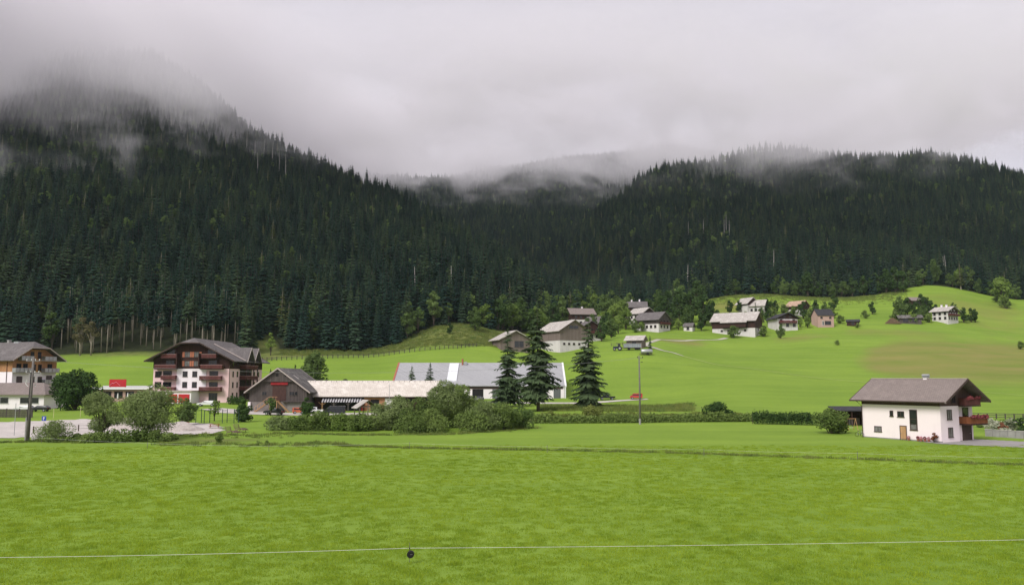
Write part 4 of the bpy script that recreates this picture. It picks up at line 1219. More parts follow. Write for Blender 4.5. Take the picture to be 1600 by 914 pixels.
# ---------- long shed with the pale shingle roof
def long_shed():
    Y0 = 204.0; x0, x1 = (494 - 800) / FPX * Y0, (683 - 800) / FPX * Y0
    L = x1 - x0; W = 10.0
    c = V((x0 + x1) / 2, Y0 + W / 2, hz((x0 + x1) / 2, Y0))
    th = thing('long_shed', 'long low shed with pale new shingle roof joined to the grey barn', 'shed', c, 0)
    he, sl = 3.75, .66
    gable_body(th, L, W, he, sl, M_darkwood)
    b = MB()
    t = .22; ye = W / 2 + .7; ze = he - sl * .7 + t; zr = he + sl * W / 2 + t
    b.slab([(-L / 2 - .3, -ye, ze), (L / 2 + .5, -ye, ze), (L / 2 + .5, 0, zr), (-L / 2 - 4.6, 0, zr)], t)
    b.slab([(L / 2 + .5, ye, ze), (-L / 2 - .3, ye, ze), (-L / 2 - 4.6, 0, zr), (L / 2 + .5, 0, zr)], t)
    r = obj('roof', b, M_roofnew, th)
    for k in range(26):
        b = MB(); b.box(-L / 2 - 3.5 + k * (L + 3.5) / 25.5 - .06, -L / 2 - 3.5 + k * (L + 3.5) / 25.5 + .06, -.5, -.38, zr - .33, zr - .12); obj('snow_guard', b, M_frame, r)
    gutter(th, L, -ye - .05, ze - .2, M_frame)
    p2x = lambda px: (px - 800) / FPX * Y0 - c.x
    y = -W / 2
    # striped awning on arched posts
    xa, xb = p2x(507), p2x(569)
    aw = MB(); aw2 = MB()
    n = 30
    for k in range(n):
        a0 = xa + (xb - xa) * k / n; a1 = xa + (xb - xa) * (k + 1) / n
        (aw if k % 2 else aw2).slab([(a0, y - 1.6, 2.15), (a1, y - 1.6, 2.15), (a1, y - .03, 3.1), (a0, y - .03, 3.1)], .05)
    a_ = obj('awning', aw, mat('dark_awning_cloth', (.045, .04, .045)), th); obj('awning_stripe', aw2, mat('grey_awning_cloth', (.42, .41, .42)), a_)
    b = MB(); b.box(xa + .1, xb, y - .04, y + .3, -.2, 2.4); obj('open_bay_shade', b, M_dark, th)  # solid dark box: the shade of the open bay as colour
    for px in (508, 526, 548, 566):
        x = p2x(px); b = MB(); b.box(x - .14, x + .14, y - 1.55, y - 1.3, -.5, 2.2)
        b.tube([(x - .9, y - 1.42, 2.1), (x, y - 1.42, 1.4)], .07, 4); b.tube([(x + .9, y - 1.42, 2.1), (x, y - 1.42, 1.4)], .07, 4)
        obj('awning_post', b, M_newwood if px == 508 else M_greywood, th)
    b = MB(); b.box(p2x(571), p2x(603), y - .05, y - .004, -.5, 3.2); w2 = obj('orange_wall', b, plaster('orange_plaster', (.40, .20, .12)), th)
    b = MB(); b.box(p2x(581), p2x(594), y - .12, y - .055, 0, 2.7); obj('gate_opening_shade', b, M_dark, w2)  # dark panel coloured like the shade inside the gateway
    b = MB(); b.box(p2x(603) + .02, p2x(618), y - .06, y - .004, -.5, 3.0); obj('white_door', b, M_white, th)
    b = MB(); b.box(p2x(570) - .5, p2x(570) + .25, y - .3, y - .06, 0, 2.4); obj('red_panel', b, M_redwood, th)
    for k in range(7):
        win(th, V(p2x(627 + 8 * k), y, 2.2), XP, YM, .7, .8, mull=0)
    mast = thing('metal_mast', 'thin white metal mast in front of the long shed', 'mast', gp(608, 198), 0)
    b = MB(); b.tube([(0, 0, -.2), (0, 0, 6.6)], [.07, .05], 6); obj('pole', b, M_metal, mast)
    b = MB(); b.tube([(0, 0, 6.6), (0, 0, 6.75)], [.09, .02], 6); obj('cap', b, M_metal, mast)
long_shed()

# ---------- grey metal roofed hall
def hall():
    Y0 = 258.0; x0, x1 = (616 - 800) / FPX * Y0, (881 - 800) / FPX * Y0
    L = x1 - x0; W = 30.0
    c = V((x0 + x1) / 2, Y0 + W / 2, hz((x0 + x1) / 2, Y0))
    th = thing('industrial_hall', 'long low hall with grey sheet metal roof and white skylight strip', 'hall', c, 0)
    he, sl = 4.0, .47
    gable_body(th, L, W, he, sl, M_white)
    r, ze, zr = gable_roof(th, L, W, he, sl, .5, .15, M_roofmetal, t=.25)
    y = -W / 2
    for px in (709,):
        x = (px - 800) / FPX * (Y0 + 10) - c.x
        def on(yl, dz): return he + sl * (W / 2 - abs(yl)) + .3 + dz
        b = MB(); b.slab([(x - 1.5, -12.8, on(-12.8, .3)), (x + 1.5, -12.8, on(-12.8, .3)), (x + 1.5, -1.0, on(-1.0, .3)), (x - 1.5, -1.0, on(-1, .3))], .32); obj('skylight', b, mat('white_glazing', (.72, .73, .75), rough=.3), r)
    # one rusty and one white verge
    for s, m in ((-1, M_redverge), (1, M_whitemetal)):
        b = MB(); xx = s * (L / 2 + .15)
        a0, a1 = (xx + .005, xx + .55) if s > 0 else (xx - .55, xx - .005)
        for q in (-1, 1):
            b.slab([(a0, q * 15.6, ze + .1), (a1, q * 15.6, ze + .1), (a1, 0, zr + .1), (a0, 0, zr + .1)], .5)
        obj('verge', b, m, r)
    b = MB(); b.box(L / 2 + .1, L / 2 + .5, y - .5, y + 1.4, -1, ze); obj('end_fin', b, M_whitemetal, th)
    p2x = lambda px: (px - 800) / FPX * Y0 - c.x
    b = MB(); b.box(-L / 2 + .4, L / 2 - .4, y - .06, y - .004, 3.0, 3.8); obj('dark_fascia', b, M_frame, th)
    for k, px in enumerate((640, 656, 672, 688, 704, 720, 747, 775, 800, 822, 848, 870)):
        x = p2x(px)
        b = MB(); b.box(x - (1.7 if k == 6 else 1.1), x + (1.7 if k == 6 else 1.1), y - .05, y - .003, -.3, 2.95); d = obj('gate' if k == 6 else 'bay_door', b, M_dark if k in (6, 2, 4, 9) else M_cargrey, th)  # gate and some doors take the painted interior shade
    v = MB(); v.tube([(p2x(719), -1.5, zr - .9), (p2x(719), -1.5, zr + 1.2)], .28, 8); vt = obj('roof_vent', v, M_redverge, r)
    b = MB(); b.box(p2x(722), p2x(726), -1.9, -1.0, zr - .8, zr + .3); obj('vent_box', b, M_metal, r)
hall()

# ------------------------------------------------------------------ hamlet on the hillside
def village_house(name, label, cat, px, Y, L, W, he, sl, yaw, wall, roof, upper=None, zup=None, oe=.9, og=.9, wins=(), chim=(), balc=(), hip=(0, 0), plinth=None, dz=0, verge=None):
    """wins: (side, along, z, w, h) with side +x/-x/+y/-y in local axes"""
    g = gp(px, Y)
    th = thing(name, label, cat, (g.x, g.y, g.z + dz), R(yaw))
    zt = he + sl * W / 2
    if upper is None:
        gable_body(th, L, W, he, sl, wall, z0=-3.5)
    else:
        b = MB(); b.box(-L / 2, L / 2, -W / 2, W / 2, -3.5, zup); obj('wall', b, wall, th)
        hw = W / 2 + .06
        b = MB(); b.prism([(-hw, zup), (hw, zup), (hw, he - .05), (0, zt - .05), (-hw, he - .05)] if zup < he - .1 else [(-hw, zup), (hw, zup), (0, zt - .05)], 'x', -L / 2 - .06, L / 2 + .06); obj('upper_cladding', b, upper, th)
    r, ze, zr = gable_roof(th, L, W, he, sl, oe, og, roof, hip=hip, verge=verge)
    for (x, y, h_) in chim: chimney(th, x, y, he + sl * (W / 2 - abs(y)) - .5, zr + h_, .8, M_white)
    fr = {'+x': (XP, YP, L / 2), '-x': (XM, YM, L / 2), '+y': (YP, XM, W / 2), '-y': (YM, XP, W / 2)}
    for q in wins:
        n, u, d = fr[q[0]]; n_ = V(*n); up = .06 if (upper is not None and q[2] >= zup - .2) else 0
        win(th, n_ * (d + up) + V(*u) * q[1] + V(0, 0, q[2]), u, n, q[3], q[4], frame=q[5] if len(q) > 5 else M_frame, bar=.12)
    for q in balc:
        n, u, d = fr[q[0]]
        balcony(th, V(*n) * (d + .06) + V(*u) * q[1] + V(0, 0, q[2]), u, n, q[3], 1.3, board=.3, top=q[4] if len(q) > 4 else M_balc, flowers=q[5] if len(q) > 5 else None)
    return th
gw = lambda side, zs, ys, w_=1.1, h_=1.3, fr=M_frame: [(side, y, z, w_, h_, fr) for z in zs for y in ys]
village_house('field_barn', 'wooden field barn with white plinth and pale roof beside the tall spruces', 'barn', 879, 358, 19, 14, 7.2, .6, -62, M_limewash, M_rooflight, M_barnwood, 3.0, wins=gw('+x', [1.2], [-5, -2.6, -.2, 2.4], .8, .7) + [('+x', -.3, 8.0, 4.5, 1.2, M_barnwood)], verge=M_frame)
village_house('field_shed', 'low open shed with pale peaked roof behind the spruces', 'shed', 798, 350, 12, 13, 3.6, .52, -70, M_barnwood, M_rooflight, oe=1.1, wins=[('+x', 1.5, .2, 4, 2.6, M_barnwood)], verge=M_rooflight)
village_house('farmhouse', 'farmhouse with grey brown roof and balcony behind the field barn', 'house', 918, 385, 11, 10, 5.6, .6, -75, M_limewash, M_roofgrey, M_darkwood, 3.2, wins=gw('+x', [1.1, 4.0], [-2.6, 0, 2.6]), balc=[('+x', 0, 3.1, 8)])
village_house('farmhouse', 'house with brown roof almost hidden in trees above the field barn', 'house', 907, 448, 13, 10, 6.5, .62, 12, M_limewash, M_roofbrown, M_darkwood, 3.4, wins=gw('-y', [1.0, 4.1], [-4, -1.3, 1.3, 4]), chim=[(1, .4, .8)])
village_house('farmhouse', 'small house with steep grey roof among trees above the farmhouse', 'house', 931, 425, 8, 8, 5.2, .75, -30, M_limewash, M_roofgrey, M_darkwood, 3, wins=gw('+x', [1.0, 3.8], [-2, 1.5]))
village_house('chalet', 'white chalet with bleached roof standing below a brown roofed house', 'chalet', 1003, 455, 10, 9.5, 6.4, .62, -52, M_limewash, M_rooflight, M_darkwood, 5.4, wins=gw('+x', [1.0, 3.7], [-2.6, 0, 2.6]) + gw('-y', [1.0, 3.7], [-3, 0, 3]), balc=[('+x', 0, 5.2, 7)])
village_house('chalet', 'brown roofed house with two white chimneys at the forest edge', 'chalet', 993, 472, 12, 10, 8.2, .62, -8, M_limewash, M_roofgrey, M_darkwood, 5.5, wins=gw('-y', [3.0, 6.2], [-4, -1.3, 1.3, 4]), chim=[(-2, .3, 1.0), (2.4, .3, 1.2)])
village_house('farmhouse', 'big hamlet house with dark grey roof, white ground floor and wooden upper floor', 'house', 1020, 432, 14, 11, 5.6, .66, -42, M_limewash, M_roofgrey, M_greywood, 3.0, oe=1.2, wins=gw('-y', [1.0], [-5, -2.5, 0, 2.5, 5]) + gw('+x', [1.0, 3.6], [-3, 0, 3]), balc=[('+x', 0, 2.9, 9)])
village_house('field_hut', 'small grey hut with pyramid like dark roof beside the hillside track', 'hut', 1077, 432, 4.6, 4.2, 2.3, .7, -30, M_limewash, M_roofgrey, M_greywood, 1.8, oe=.5, og=.5, wins=[('-y', 0, .4, 1.2, 1.2)])
village_house('field_hut', 'small wooden shed with pale roof behind the long trailer', 'hut', 994, 338, 6.5, 5.5, 2.9, .55, -25, M_barnwood, M_rooflight, wins=[('-y', 0, .4, 1.6, 1.6)])
# large hillside barn with the stepped eave
bt = village_house('hillside_barn', 'large dark wooden barn with white plinth and bleached shingle roof on the hillside', 'barn', 1152, 428, 22, 13, 6.4, .62, -32, M_limewash, M_rooflight, M_darkwood, 2.2, oe=1.3, og=1.0, wins=gw('-y', [.6], [-6, -2.5, 6], .9, .8) + [('+x', 0, 1.0, .9, 1.0)], verge=M_frame)
b = MB(); b.slab([(-6.0, -7.4, 6.3), (7.6, -7.4, 6.3), (7.6, -9.4, 5.15), (-6.0, -9.4, 5.15)], .25); obj('lean_to_roof', b, M_rooflight, bt)
b = MB(); b.box(-5.4, 7.0, -8.6, -6.58, 2.6, 5.2); obj('lean_to', b, M_darkwood, bt)
village_house('chalet', 'chalet with two pale grey roofs and a small dark gable below the forest', 'chalet', 1168, 482, 9, 8, 4.6, .8, -64, M_limewash, M_rooflight, M_darkwood, 3.4, wins=gw('+x', [1.2], [-1.5, 1.5]))
village_house('chalet', 'white gabled chalet with pale roof joined beside the small dark gable', 'chalet', 1184, 478, 9, 7, 4.4, .85, -32, M_limewash, M_rooflight, None, None, wins=gw('+x', [1.0, 3.6], [-1.3, 1.3]) + gw('-y', [1.0], [-2.5, 0, 2.5]))
village_house('chalet', 'dark timber chalet with white ground floor, wide gable facing the meadow', 'chalet', 1223, 437, 12, 11, 5.4, .46, -84, M_limewash, M_roofdark, M_darkwood, 4.9, oe=1.2, og=1.4, wins=gw('+x', [.9], [-3.6, 0, 3.6], 1.3, 1.5, M_frame) + gw('+x', [3.2], [-3.4, 3.4], 1.2, 1.4) + gw('+x', [5.4], [-1.6, 1.6], 1, 1.1), balc=[('+x', 0, 2.7, 9.5, M_balc, M_flowerred)])
village_house('chalet', 'old dark wooden chalet with one pale orange roof slope', 'chalet', 1247, 478, 9, 9, 4.6, .62, -50, M_limewash, tiles('orange_bleached_shingles', (.40, .27, .19), (.52, .37, .27)), M_darkwood, 2.4, wins=gw('+x', [1.0, 3.6], [-2, 2]))
village_house('pink_house', 'small tan pink house with steep dark slate roof and skylights', 'house', 1285.5, 446, 8.6, 8.4, 5.4, .80, 4, M_tan, M_roofdark, None, None, oe=.4, og=.4, wins=gw('-y', [3.6], [-2.4, 2.4], 1, .9) + [('-y', 1.0, .4, 3.2, 1.8), ('-y', -1.6, .2, .9, 2.0, M_whiteframe)])
ph = C.objects[-1]
village_house('field_hut', 'low dark wooden hut standing alone at the upper edge of the meadow', 'hut', 1333, 446, 6, 4.4, 2.1, .45, -25, M_darkwood, M_roofdark, oe=.5, og=.5, wins=[('-y', 0, .2, 1.1, 1.4)])
village_house('chalet', 'dark timber chalet with white lower walls and two chimneys on the steep meadow', 'chalet', 1477, 461, 9, 10, 5.6, .46, -58, M_limewash, M_rooflight, M_darkwood, 4.6, oe=1.2, og=1.3, wins=gw('+x', [.8, 3.2], [-3.6, -1.2, 1.2, 3.6], 1.0, 1.3) + gw('+x', [5.6], [-1.4, 1.4], .8, .8, M_whiteframe) + gw('-y', [.9, 3.3], [-3, 0, 3]), chim=[(-2, .6, 1.2), (1.5, -.6, 1.0)], balc=[('+x', 0, 2.9, 9.5)])
village_house('field_shed', 'low grey roofed shed beside the wood pile on the steep meadow', 'shed', 1421, 455, 11, 6, 2.6, .45, -14, M_greywood, M_roofold, oe=.9, wins=[('-y', -2.5, .2, 2.6, 1.9), ('-y', 2.2, .2, 2.6, 1.9)])
village_house('field_shed', 'reddish brown roofed cabin half hidden by trees above the grey shed', 'shed', 1432, 505, 9, 6, 3.2, .6, 6, M_darkwood, M_roofbrown, wins=[('-y', 0, .8, 1.2, 1.2)])
# wood pile
g = gp(1396, 452)
wp = thing('wood_pile', 'brown stack of split logs beside the low grey shed', 'wood pile', g, R(-14))
lg = MB(); lg.tube([(0, -.5, 0), (0, .5, 0)], .24, 6); lm = lg.mesh('log'); lm.materials.append(mat('cut_logs', (.20, .13, .085), var=.35, scale=3))
rg = random.Random(4)
for r_ in range(8):
    for k in range(18 - 2 * r_):
        o = obj('log', lm, None, wp); o.location = (-4.4 + r_ * .45 + k * .48 + rg.uniform(-.05, .05), rg.uniform(-.2, .2), .2 + r_ * .40); o.rotation_euler = (0, 0, rg.uniform(-.1, .1))

# ------------------------------------------------------------------ small shed behind the pink house, open shelter, summer hut
def open_shed():
    g = gp(1338, 158)
    th = thing('open_shed', 'dark open shed with flat mono pitch roof behind the pale pink house', 'shed', g, R(-8))
    b = MB(); b.slab([(-4.4, -2.6, 2.9), (4.4, -2.6, 2.9), (4.4, 2.8, 3.5), (-4.4, 2.8, 3.5)], .18); obj('roof', b, M_roofdark, th)
    b = MB(); b.box(-4.1, 4.1, 2.3, 2.5, -.5, 3.2); b.box(3.9, 4.1, -2.2, 2.3, -.5, 2.85); obj('wall', b, M_darkwood, th)
    for x in (-4.0, -1.3, 1.3):
        b = MB(); b.box(x - .09, x + .09, -2.4, -2.22, -.5, 2.72); obj('post', b, M_darkwood, th)
    b = MB(); b.box(-3.6, 1.0, 1.4, 2.2, -.2, 1.3); obj('stored_firewood', b, M_barnwood, th)
    # playground slide next to it
    s = thing('garden_swing', 'pale wooden garden swing frame beside the dark open shed', 'swing', gp(1330, 146), R(20))
    for x in (-1, 1):
        for y in (-.6, .6):
            b = MB(); b.tube([(x, y, -.1), (x, 0, 2.0)], .05, 5); obj('leg', b, M_newwood, s)
    b = MB(); b.tube([(-1.15, 0, 2.0), (1.15, 0, 2.0)], .055, 5); obj('crossbar', b, M_newwood, s)
    b = MB(); b.tube([(-.25, 0, 2.0), (-.25, 0, .5)], .015, 4); b.tube([(.25, 0, 2.0), (.25, 0, .5)], .015, 4); obj('rope', b, M_cable, s)
    b = MB(); b.box(-.3, .3, -.12, .12, .46, .5); obj('seat', b, M_carwhite, s)
open_shed()
def shelter():
    g = gp(571, 176)
    th = thing('wooden_shelter', 'small wooden shelter with peaked plank roof behind the hedge bushes', 'shelter', g, R(-62))
    for s in (-1, 1):
        b = MB(); b.slab([(-1.9, 0, 4.0), (1.9, 0, 4.0), (1.9, s * 2.5, 2.35), (-1.9, s * 2.5, 2.35)], .12); obj('roof_slope', b, M_rooflight if s < 0 else M_greywood, th)
    for x in (-1.6, 1.6):
        for y in (-1.9, 0, 1.9):
            b = MB(); b.box(x - .09, x + .09, y - .09, y + .09, -.3, 2.55 if y else 3.85); obj('post', b, M_barnwood, th)
        b = MB(); b.box(x - .07, x + .07, -2.0, 2.0, 2.5, 2.66); obj('tie_beam', b, M_barnwood, th)
shelter()

# ------------------------------------------------------------------ vehicles
def car(px, Y, rz, paint, label, L=4.3, H=1.45, Wd=1.75, kind='hatch', cat='car'):
    g = gp(px, Y, .05)
    th = thing('car', label, cat, g, R(rz))
    prof = {'hatch': [(-.5, .28), (-.49, .62), (-.47, .70), (-.36, .98), (.08, .99), (.22, .68), (.44, .60), (.495, .48), (.5, .28)],
            'van': [(-.5, .25), (-.5, .9), (-.47, 1.0), (.22, 1.0), (.34, .66), (.47, .58), (.5, .45), (.5, .25)],
            'pickup': [(-.5, .3), (-.5, .62), (-.14, .62), (-.12, .98), (.12, .99), (.24, .66), (.46, .6), (.5, .5), (.5, .3)]}[kind]
    lo = [p for p in prof]
    b = MB(); pts = [(x * L, z * H) for x, z in prof]
    n = len(pts); vs_ = []
    for s in (-1, 1):
        for x, z in pts: vs_.append((x, s * Wd / 2 * (1 if z < H * .72 else .84), z))
    b.add(vs_, [tuple(range(n)), tuple(range(2 * n - 1, n - 1, -1))] + [(i, i + n, (i + 1) % n + n, (i + 1) % n) for i in range(n)])
    obj('body', b, paint, th)
    xs0, xs1 = (-.40, .10) if kind == 'hatch' else (-.42, .22) if kind == 'van' else (-.10, .13)
    for s in (-1, 1):
        yy = s * Wd / 2
        b = MB(); b.add([(xs0 * L, yy * 1.005, H * .68), ((xs1 + .07) * L, yy * 1.005, H * .68), (xs1 * L, yy * .865, H * .93), ((xs0 + .05) * L, yy * .865, H * .93)], [(0, 1, 2, 3)])
        obj('side_window', b, M_glass, th, fix=False)
    fx0, fx1 = {'hatch': (.225, .085), 'van': (.345, .225), 'pickup': (.245, .125)}[kind]
    b = MB(); b.add([(fx0 * L + .03, -Wd * .42, H * .70), (fx0 * L + .03, Wd * .42, H * .70), (fx1 * L + .05, Wd * .37, H * .96), (fx1 * L + .05, -Wd * .37, H * .96)], [(0, 1, 2, 3)])
    obj('windscreen', b, M_glass, th, fix=False)
    b = MB(); rx = {'hatch': (-.475, -.37), 'van': (-.505, -.49), 'pickup': (-.15, -.13)}[kind]
    b.add([(rx[0] * L - .02, -Wd * .4, H * .70), (rx[0] * L - .02, Wd * .4, H * .70), (rx[1] * L - .04, Wd * .36, H * .94), (rx[1] * L - .04, -Wd * .36, H * .94)], [(3, 2, 1, 0)])
    obj('rear_window', b, M_glass, th, fix=False)
    for x in (-.31, .31):
        for s in (-1, 1):
            b = MB(); b.tube([(x * L, s * (Wd / 2 - .2), .32), (x * L, s * (Wd / 2 + .03), .32)], .32, 12); wh = obj('wheel', b, M_tyre, th)
            b = MB(); b.tube([(x * L, s * (Wd / 2 + .03), .32), (x * L, s * (Wd / 2 + .045), .32)], .19, 10); obj('rim', b, M_metal, wh)
    for s in (-1, 1):
        b = MB(); b.box(.47 * L, .503 * L, s * Wd * .36 - .16, s * Wd * .36 + .16, H * .46, H * .54); obj('headlight', b, M_lamp, th)
        b = MB(); b.box(-.506 * L, -.48 * L, s * Wd * .38 - .12, s * Wd * .38 + .12, H * .52, H * .62); obj('tail_light', b, M_carred, th)
    return th
car(323, 214, 186, M_carwhite, 'white car parked below the pink hotel balconies', 4.6, 1.4)
car(428, 187, 170, M_carblack, 'black car parked in front of the old barn stairs', 4.4, 1.5)
car(522, 186, 188, M_carblack, 'black box van parked before the shed awning', 4.9, 2.1, 1.9, 'van', 'van')
car(748, 250, 250, M_cargrey, 'dark grey car parked at the hall gate', 4.3, 1.5)
car(994, 246, 175, M_carred, 'small red vehicle parked on the valley lane', 3.6, 1.7, 1.6, 'van', 'van')
car(37, 203, 184, M_carwhite, 'white car parked in front of the low annex', 4.4, 1.5)
car(62, 203, 182, M_carblack, 'black car parked beside the white car at the low annex', 4.4, 1.45)
car(948, 247, 182, M_carblack, 'dark pickup parked on the lane behind the spruce', 4.8, 1.6, 1.8, 'pickup', 'pickup')
car(466, 191, 20, M_carorange, 'orange red small vehicle standing at the barn garage door', 2.6, 1.4, 1.4, 'van', 'vehicle')
car(492, 192, 185, M_carwhite, 'white pickup at the corner of barn and long shed', 3.8, 1.5, 1.6, 'pickup', 'pickup')

def tractor():
    g = gp(966, 330, .05)
    th = thing('tractor', 'dark blue tractor hitched to the long grey trailer in the upper meadow', 'tractor', g, R(180 - 8))
    b = MB(); b.box(.1, 2.0, -.4, .4, .8, 1.6); b.box(-.9, .1, -.5, .5, .7, 1.3); obj('hood', b, mat('dark_blue_paint', (.02, .03, .055)), th)
    b = MB(); b.prism([(-.95, 1.3), (.2, 1.3), (.05, 2.6), (-.8, 2.6)], 'y', -.6, .6); obj('cab', b, M_glass, th)
    b = MB(); b.box(-.95, .2, -.7, .7, 2.6, 2.72); obj('cab_roof', b, mat('dark_blue_paint', (.02, .03, .055)), th)
    for x, r_, w_ in ((-.6, .85, .45), (1.5, .55, .35)):
        for s in (-1, 1):
            b = MB(); b.tube([(x, s * .55, r_), (x, s * (.55 + w_), r_)], r_, 14); wh = obj('wheel', b, M_tyre, th)
            b = MB(); b.tube([(x, s * (.55 + w_), r_), (x, s * (.57 + w_), r_)], r_ * .5, 10); obj('rim', b, M_metal, wh)
    b = MB(); b.tube([(.5, .3, 1.6), (.5, .3, 2.5)], .05, 6); obj('exhaust', b, M_metal, th)
tractor()
def trailer(name, label, px, Y, rz, L, H, m):
    g = gp(px, Y, .05)
    th = thing(name, label, 'trailer', g, R(rz))
    b = MB(); b.box(-L / 2, L / 2, -1.15, 1.15, .9, .9 + H); body = obj('box', b, m, th)
    b = MB()
    k = int(L / .9)
    for i in range(k + 1):
        x = -L / 2 + L * i / k
        b.box(x - .05, x + .05, -1.22, -1.15, .9, .9 + H)
    b.box(-L / 2 - .02, L / 2 + .02, -1.24, -1.151, .9 + H, 1.0 + H); obj('side_rib', b, M_metal, body)
    b = MB(); b.box(-L / 2 - 1.2, L / 2, -.4, .4, .65, .89); obj('chassis', b, M_frame, th)
    for x in (-L * .2, L * .22, L * .38):
        for s in (-1, 1):
            b = MB(); b.tube([(x, s * .8, .42), (x, s * 1.12, .42)], .42, 12); obj('wheel', b, M_tyre, th)
    return th
trailer('long_trailer', 'long grey slatted trailer behind the tractor in the upper meadow', 988, 330, 0, 6.6, 1.5, mat('blue_grey_sheet', (.27, .29, .32), var=.2))
g = gp(1010.5, 318, .05)
tk = thing('tank_trailer', 'pale silver tank trailer standing alone below the long grey trailer', 'trailer', g, R(4))
b = MB(); b.tube([(-2.2, 0, 1.35), (-2.0, 0, 1.35), (2.0, 0, 1.35), (2.2, 0, 1.35)], [.6, .85, .85, .6], 14); obj('tank', b, M_metal, tk, smooth=True)
b = MB(); b.box(-2.8, 2.1, -.4, .4, .35, .55); obj('chassis', b, M_frame, tk)
for s in (-1, 1):
    b = MB(); b.tube([(.3, s * .65, .42), (.3, s * .95, .42)], .42, 12); obj('wheel', b, M_tyre, tk)

# ------------------------------------------------------------------ lanes, gravel, drive
xy = lambda v: (v.x, v.y)
def pxY(*a): return [xy(gp(p, y)) for p, y in a]
strip('lane', pxY((600, 252), (700, 250), (760, 246), (830, 240), (900, 238), (960, 243), (1012, 246)), [5, 6, 7, 7, 6, 3.2, 1.6], M_gravel, 'pale gravel lane in front of the hall', 'lane', off=.08)
strip('yard', pxY((340, 196), (400, 192), (440, 190), (500, 190), (570, 192), (640, 192)), [5, 7, 8, 9, 8, 6], M_gravel, 'gravel yard in front of the barn and shed', 'yard', off=.07)
strip('hotel_drive', pxY((330, 205), (370, 198), (400, 194)), [6, 8, 8], M_gravel, 'paved drive beside the pink hotel', 'drive', off=.09)
strip('track', pxY((1135, 415), (1122, 408), (1100, 400), (1070, 390), (1030, 382), (1008, 350), (1015, 340), (1040, 330), (1068, 324)), [2.4, 2.6, 2.6, 2.4, 2.2, 2.4, 2.4, 1.7, .8], M_path, 'pale worn track curving down from the hamlet', 'track', off=.1, step=2)
strip('mown_line', pxY((1068, 324), (1130, 312), (1200, 298), (1300, 282), (1400, 268), (1500, 255), (1640, 240)), [.8, .7, .6, .6, .55, .55, .5], mat('pale_mown_grass', (.33, .40, .12), var=.15), 'thin pale mown line across the hillside meadow', 'path', off=.1, step=3)
strip('road', pxY((1340, 176), (1440, 176), (1530, 174), (1640, 168), (1800, 158)), 4.0, M_path, 'narrow country road beyond the pale pink house', 'road', off=.08)
patch('parking_gravel', [xy(gpy(-60, 688)), xy(gpy(60, 683)), xy(gpy(190, 681)), xy(gpy(330, 678)), xy(gpy(352, 672)), xy(gpy(330, 662)), xy(gpy(250, 660)), xy(gpy(130, 655)), xy(gpy(60, 658)), xy(gpy(-60, 662))], M_gravel, 'pale gravel parking area behind the roadside bushes', 'parking', off=.05)
# driveway by the right house
def drive():
    q = [RH_M @ V(a, b_, 0) for a, b_ in ((RH_L / 2 - 3.0, -RH_W / 2 - 1.0), (RH_L / 2 + 1.0, -RH_W / 2 - 2.2), (RH_L / 2 + 18, -RH_W / 2 + 4), (RH_L / 2 + 30, 6), (RH_L / 2 + 26, 14), (RH_L / 2 + 12, 9), (RH_L / 2 - 1.2, RH_W / 2 + 1.0), (RH_L / 2 - 1.2, -RH_W / 2))]
    patch('driveway', [(p.x, p.y) for p in q], M_asphalt, 'grey paved drive at the gable of the pale pink house', 'driveway', off=.05, n=40)
    a = gp(1540, 134); e = gp(1665, 124)
    d = (e - a); L = d.length
    th = thing('garden_wall', 'low concrete retaining wall along the paved drive', 'wall', a, math.atan2(d.y, d.x))
    nseg = 10
    for k in range(nseg):
        b = MB(); b.box(k * L / nseg + .02, (k + 1) * L / nseg - .02, -.15, .15, -.4, 1.0 + .02 * (k % 2)); obj('wall_panel', b, M_concrete, th)
    b = MB(); b.box(-.05, L + .05, -.2, .2, 1.03, 1.12); obj('coping', b, mat('pale_coping', (.40, .38, .36)), th)
drive()

# ------------------------------------------------------------------ fences, poles, wires
def run(a, b_, n): return [a.lerp(b_, i / n) for i in range(n + 1)]
def post_fence(name, label, pts, h_, m, rails=(.45, .95), rail_t=.06, post=.09, cat='fence', panel=False, wires=None):
    o = pts[0]
    th = thing(name, label, cat, o, 0)
    pm = MB(); pm.box(-post, post, -post, post, -.3, h_); me = pm.mesh('post'); me.materials.append(m)
    for p in pts:
        k = obj('post', me, None, th); k.location = p - o
    for a, c in zip(pts[:-1], pts[1:]):
        for z in rails:
            b = MB(); A, B_ = a - o + V(0, -post, z), c - o + V(0, -post, z)
            b.tube([A, B_], rail_t, 4, cap=False); obj('rail', b, wires or m, th)
        if panel:
            n_ = 12
            b = MB()
            for k in range(n_):
                q = (a - o).lerp(c - o, (k + .1) / n_); q2 = (a - o).lerp(c - o, (k + .85) / n_)
                b.add([(q.x, q.y - .12, q.z), (q2.x, q2.y - .12, q2.z), (q2.x, q2.y - .12, q2.z + h_ * .95), (q.x, q.y - .12, q.z + h_ * .95), (q.x, q.y - .08, q.z), (q2.x, q2.y - .08, q2.z), (q2.x, q2.y - .08, q2.z + h_ * .95), (q.x, q.y - .08, q.z + h_ * .95)],
                      [(0, 1, 2, 3), (7, 6, 5, 4), (0, 4, 5, 1), (1, 5, 6, 2), (2, 6, 7, 3), (3, 7, 4, 0)])
            obj('boarding', b, m, th)
    return th
mf = []
for px, Y in ((402, 326), (440, 328), (480, 330), (520, 332), (560, 334), (600, 334), (640, 334), (680, 334), (715, 336), (745, 342)):
    mf.append((px, Y))
pts = []
for (a, ya), (c, yc_) in zip(mf[:-1], mf[1:]):
    for k in range(5): pts.append(gp(a + (c - a) * k / 5, ya + (yc_ - ya) * k / 5))
pts.append(gp(*mf[-1]))
post_fence('pasture_fence', 'long weathered wooden pasture fence along the foot of the forest slope', pts, 1.5, M_greywood, rails=(.5, .9, 1.3), rail_t=.09, post=.12)
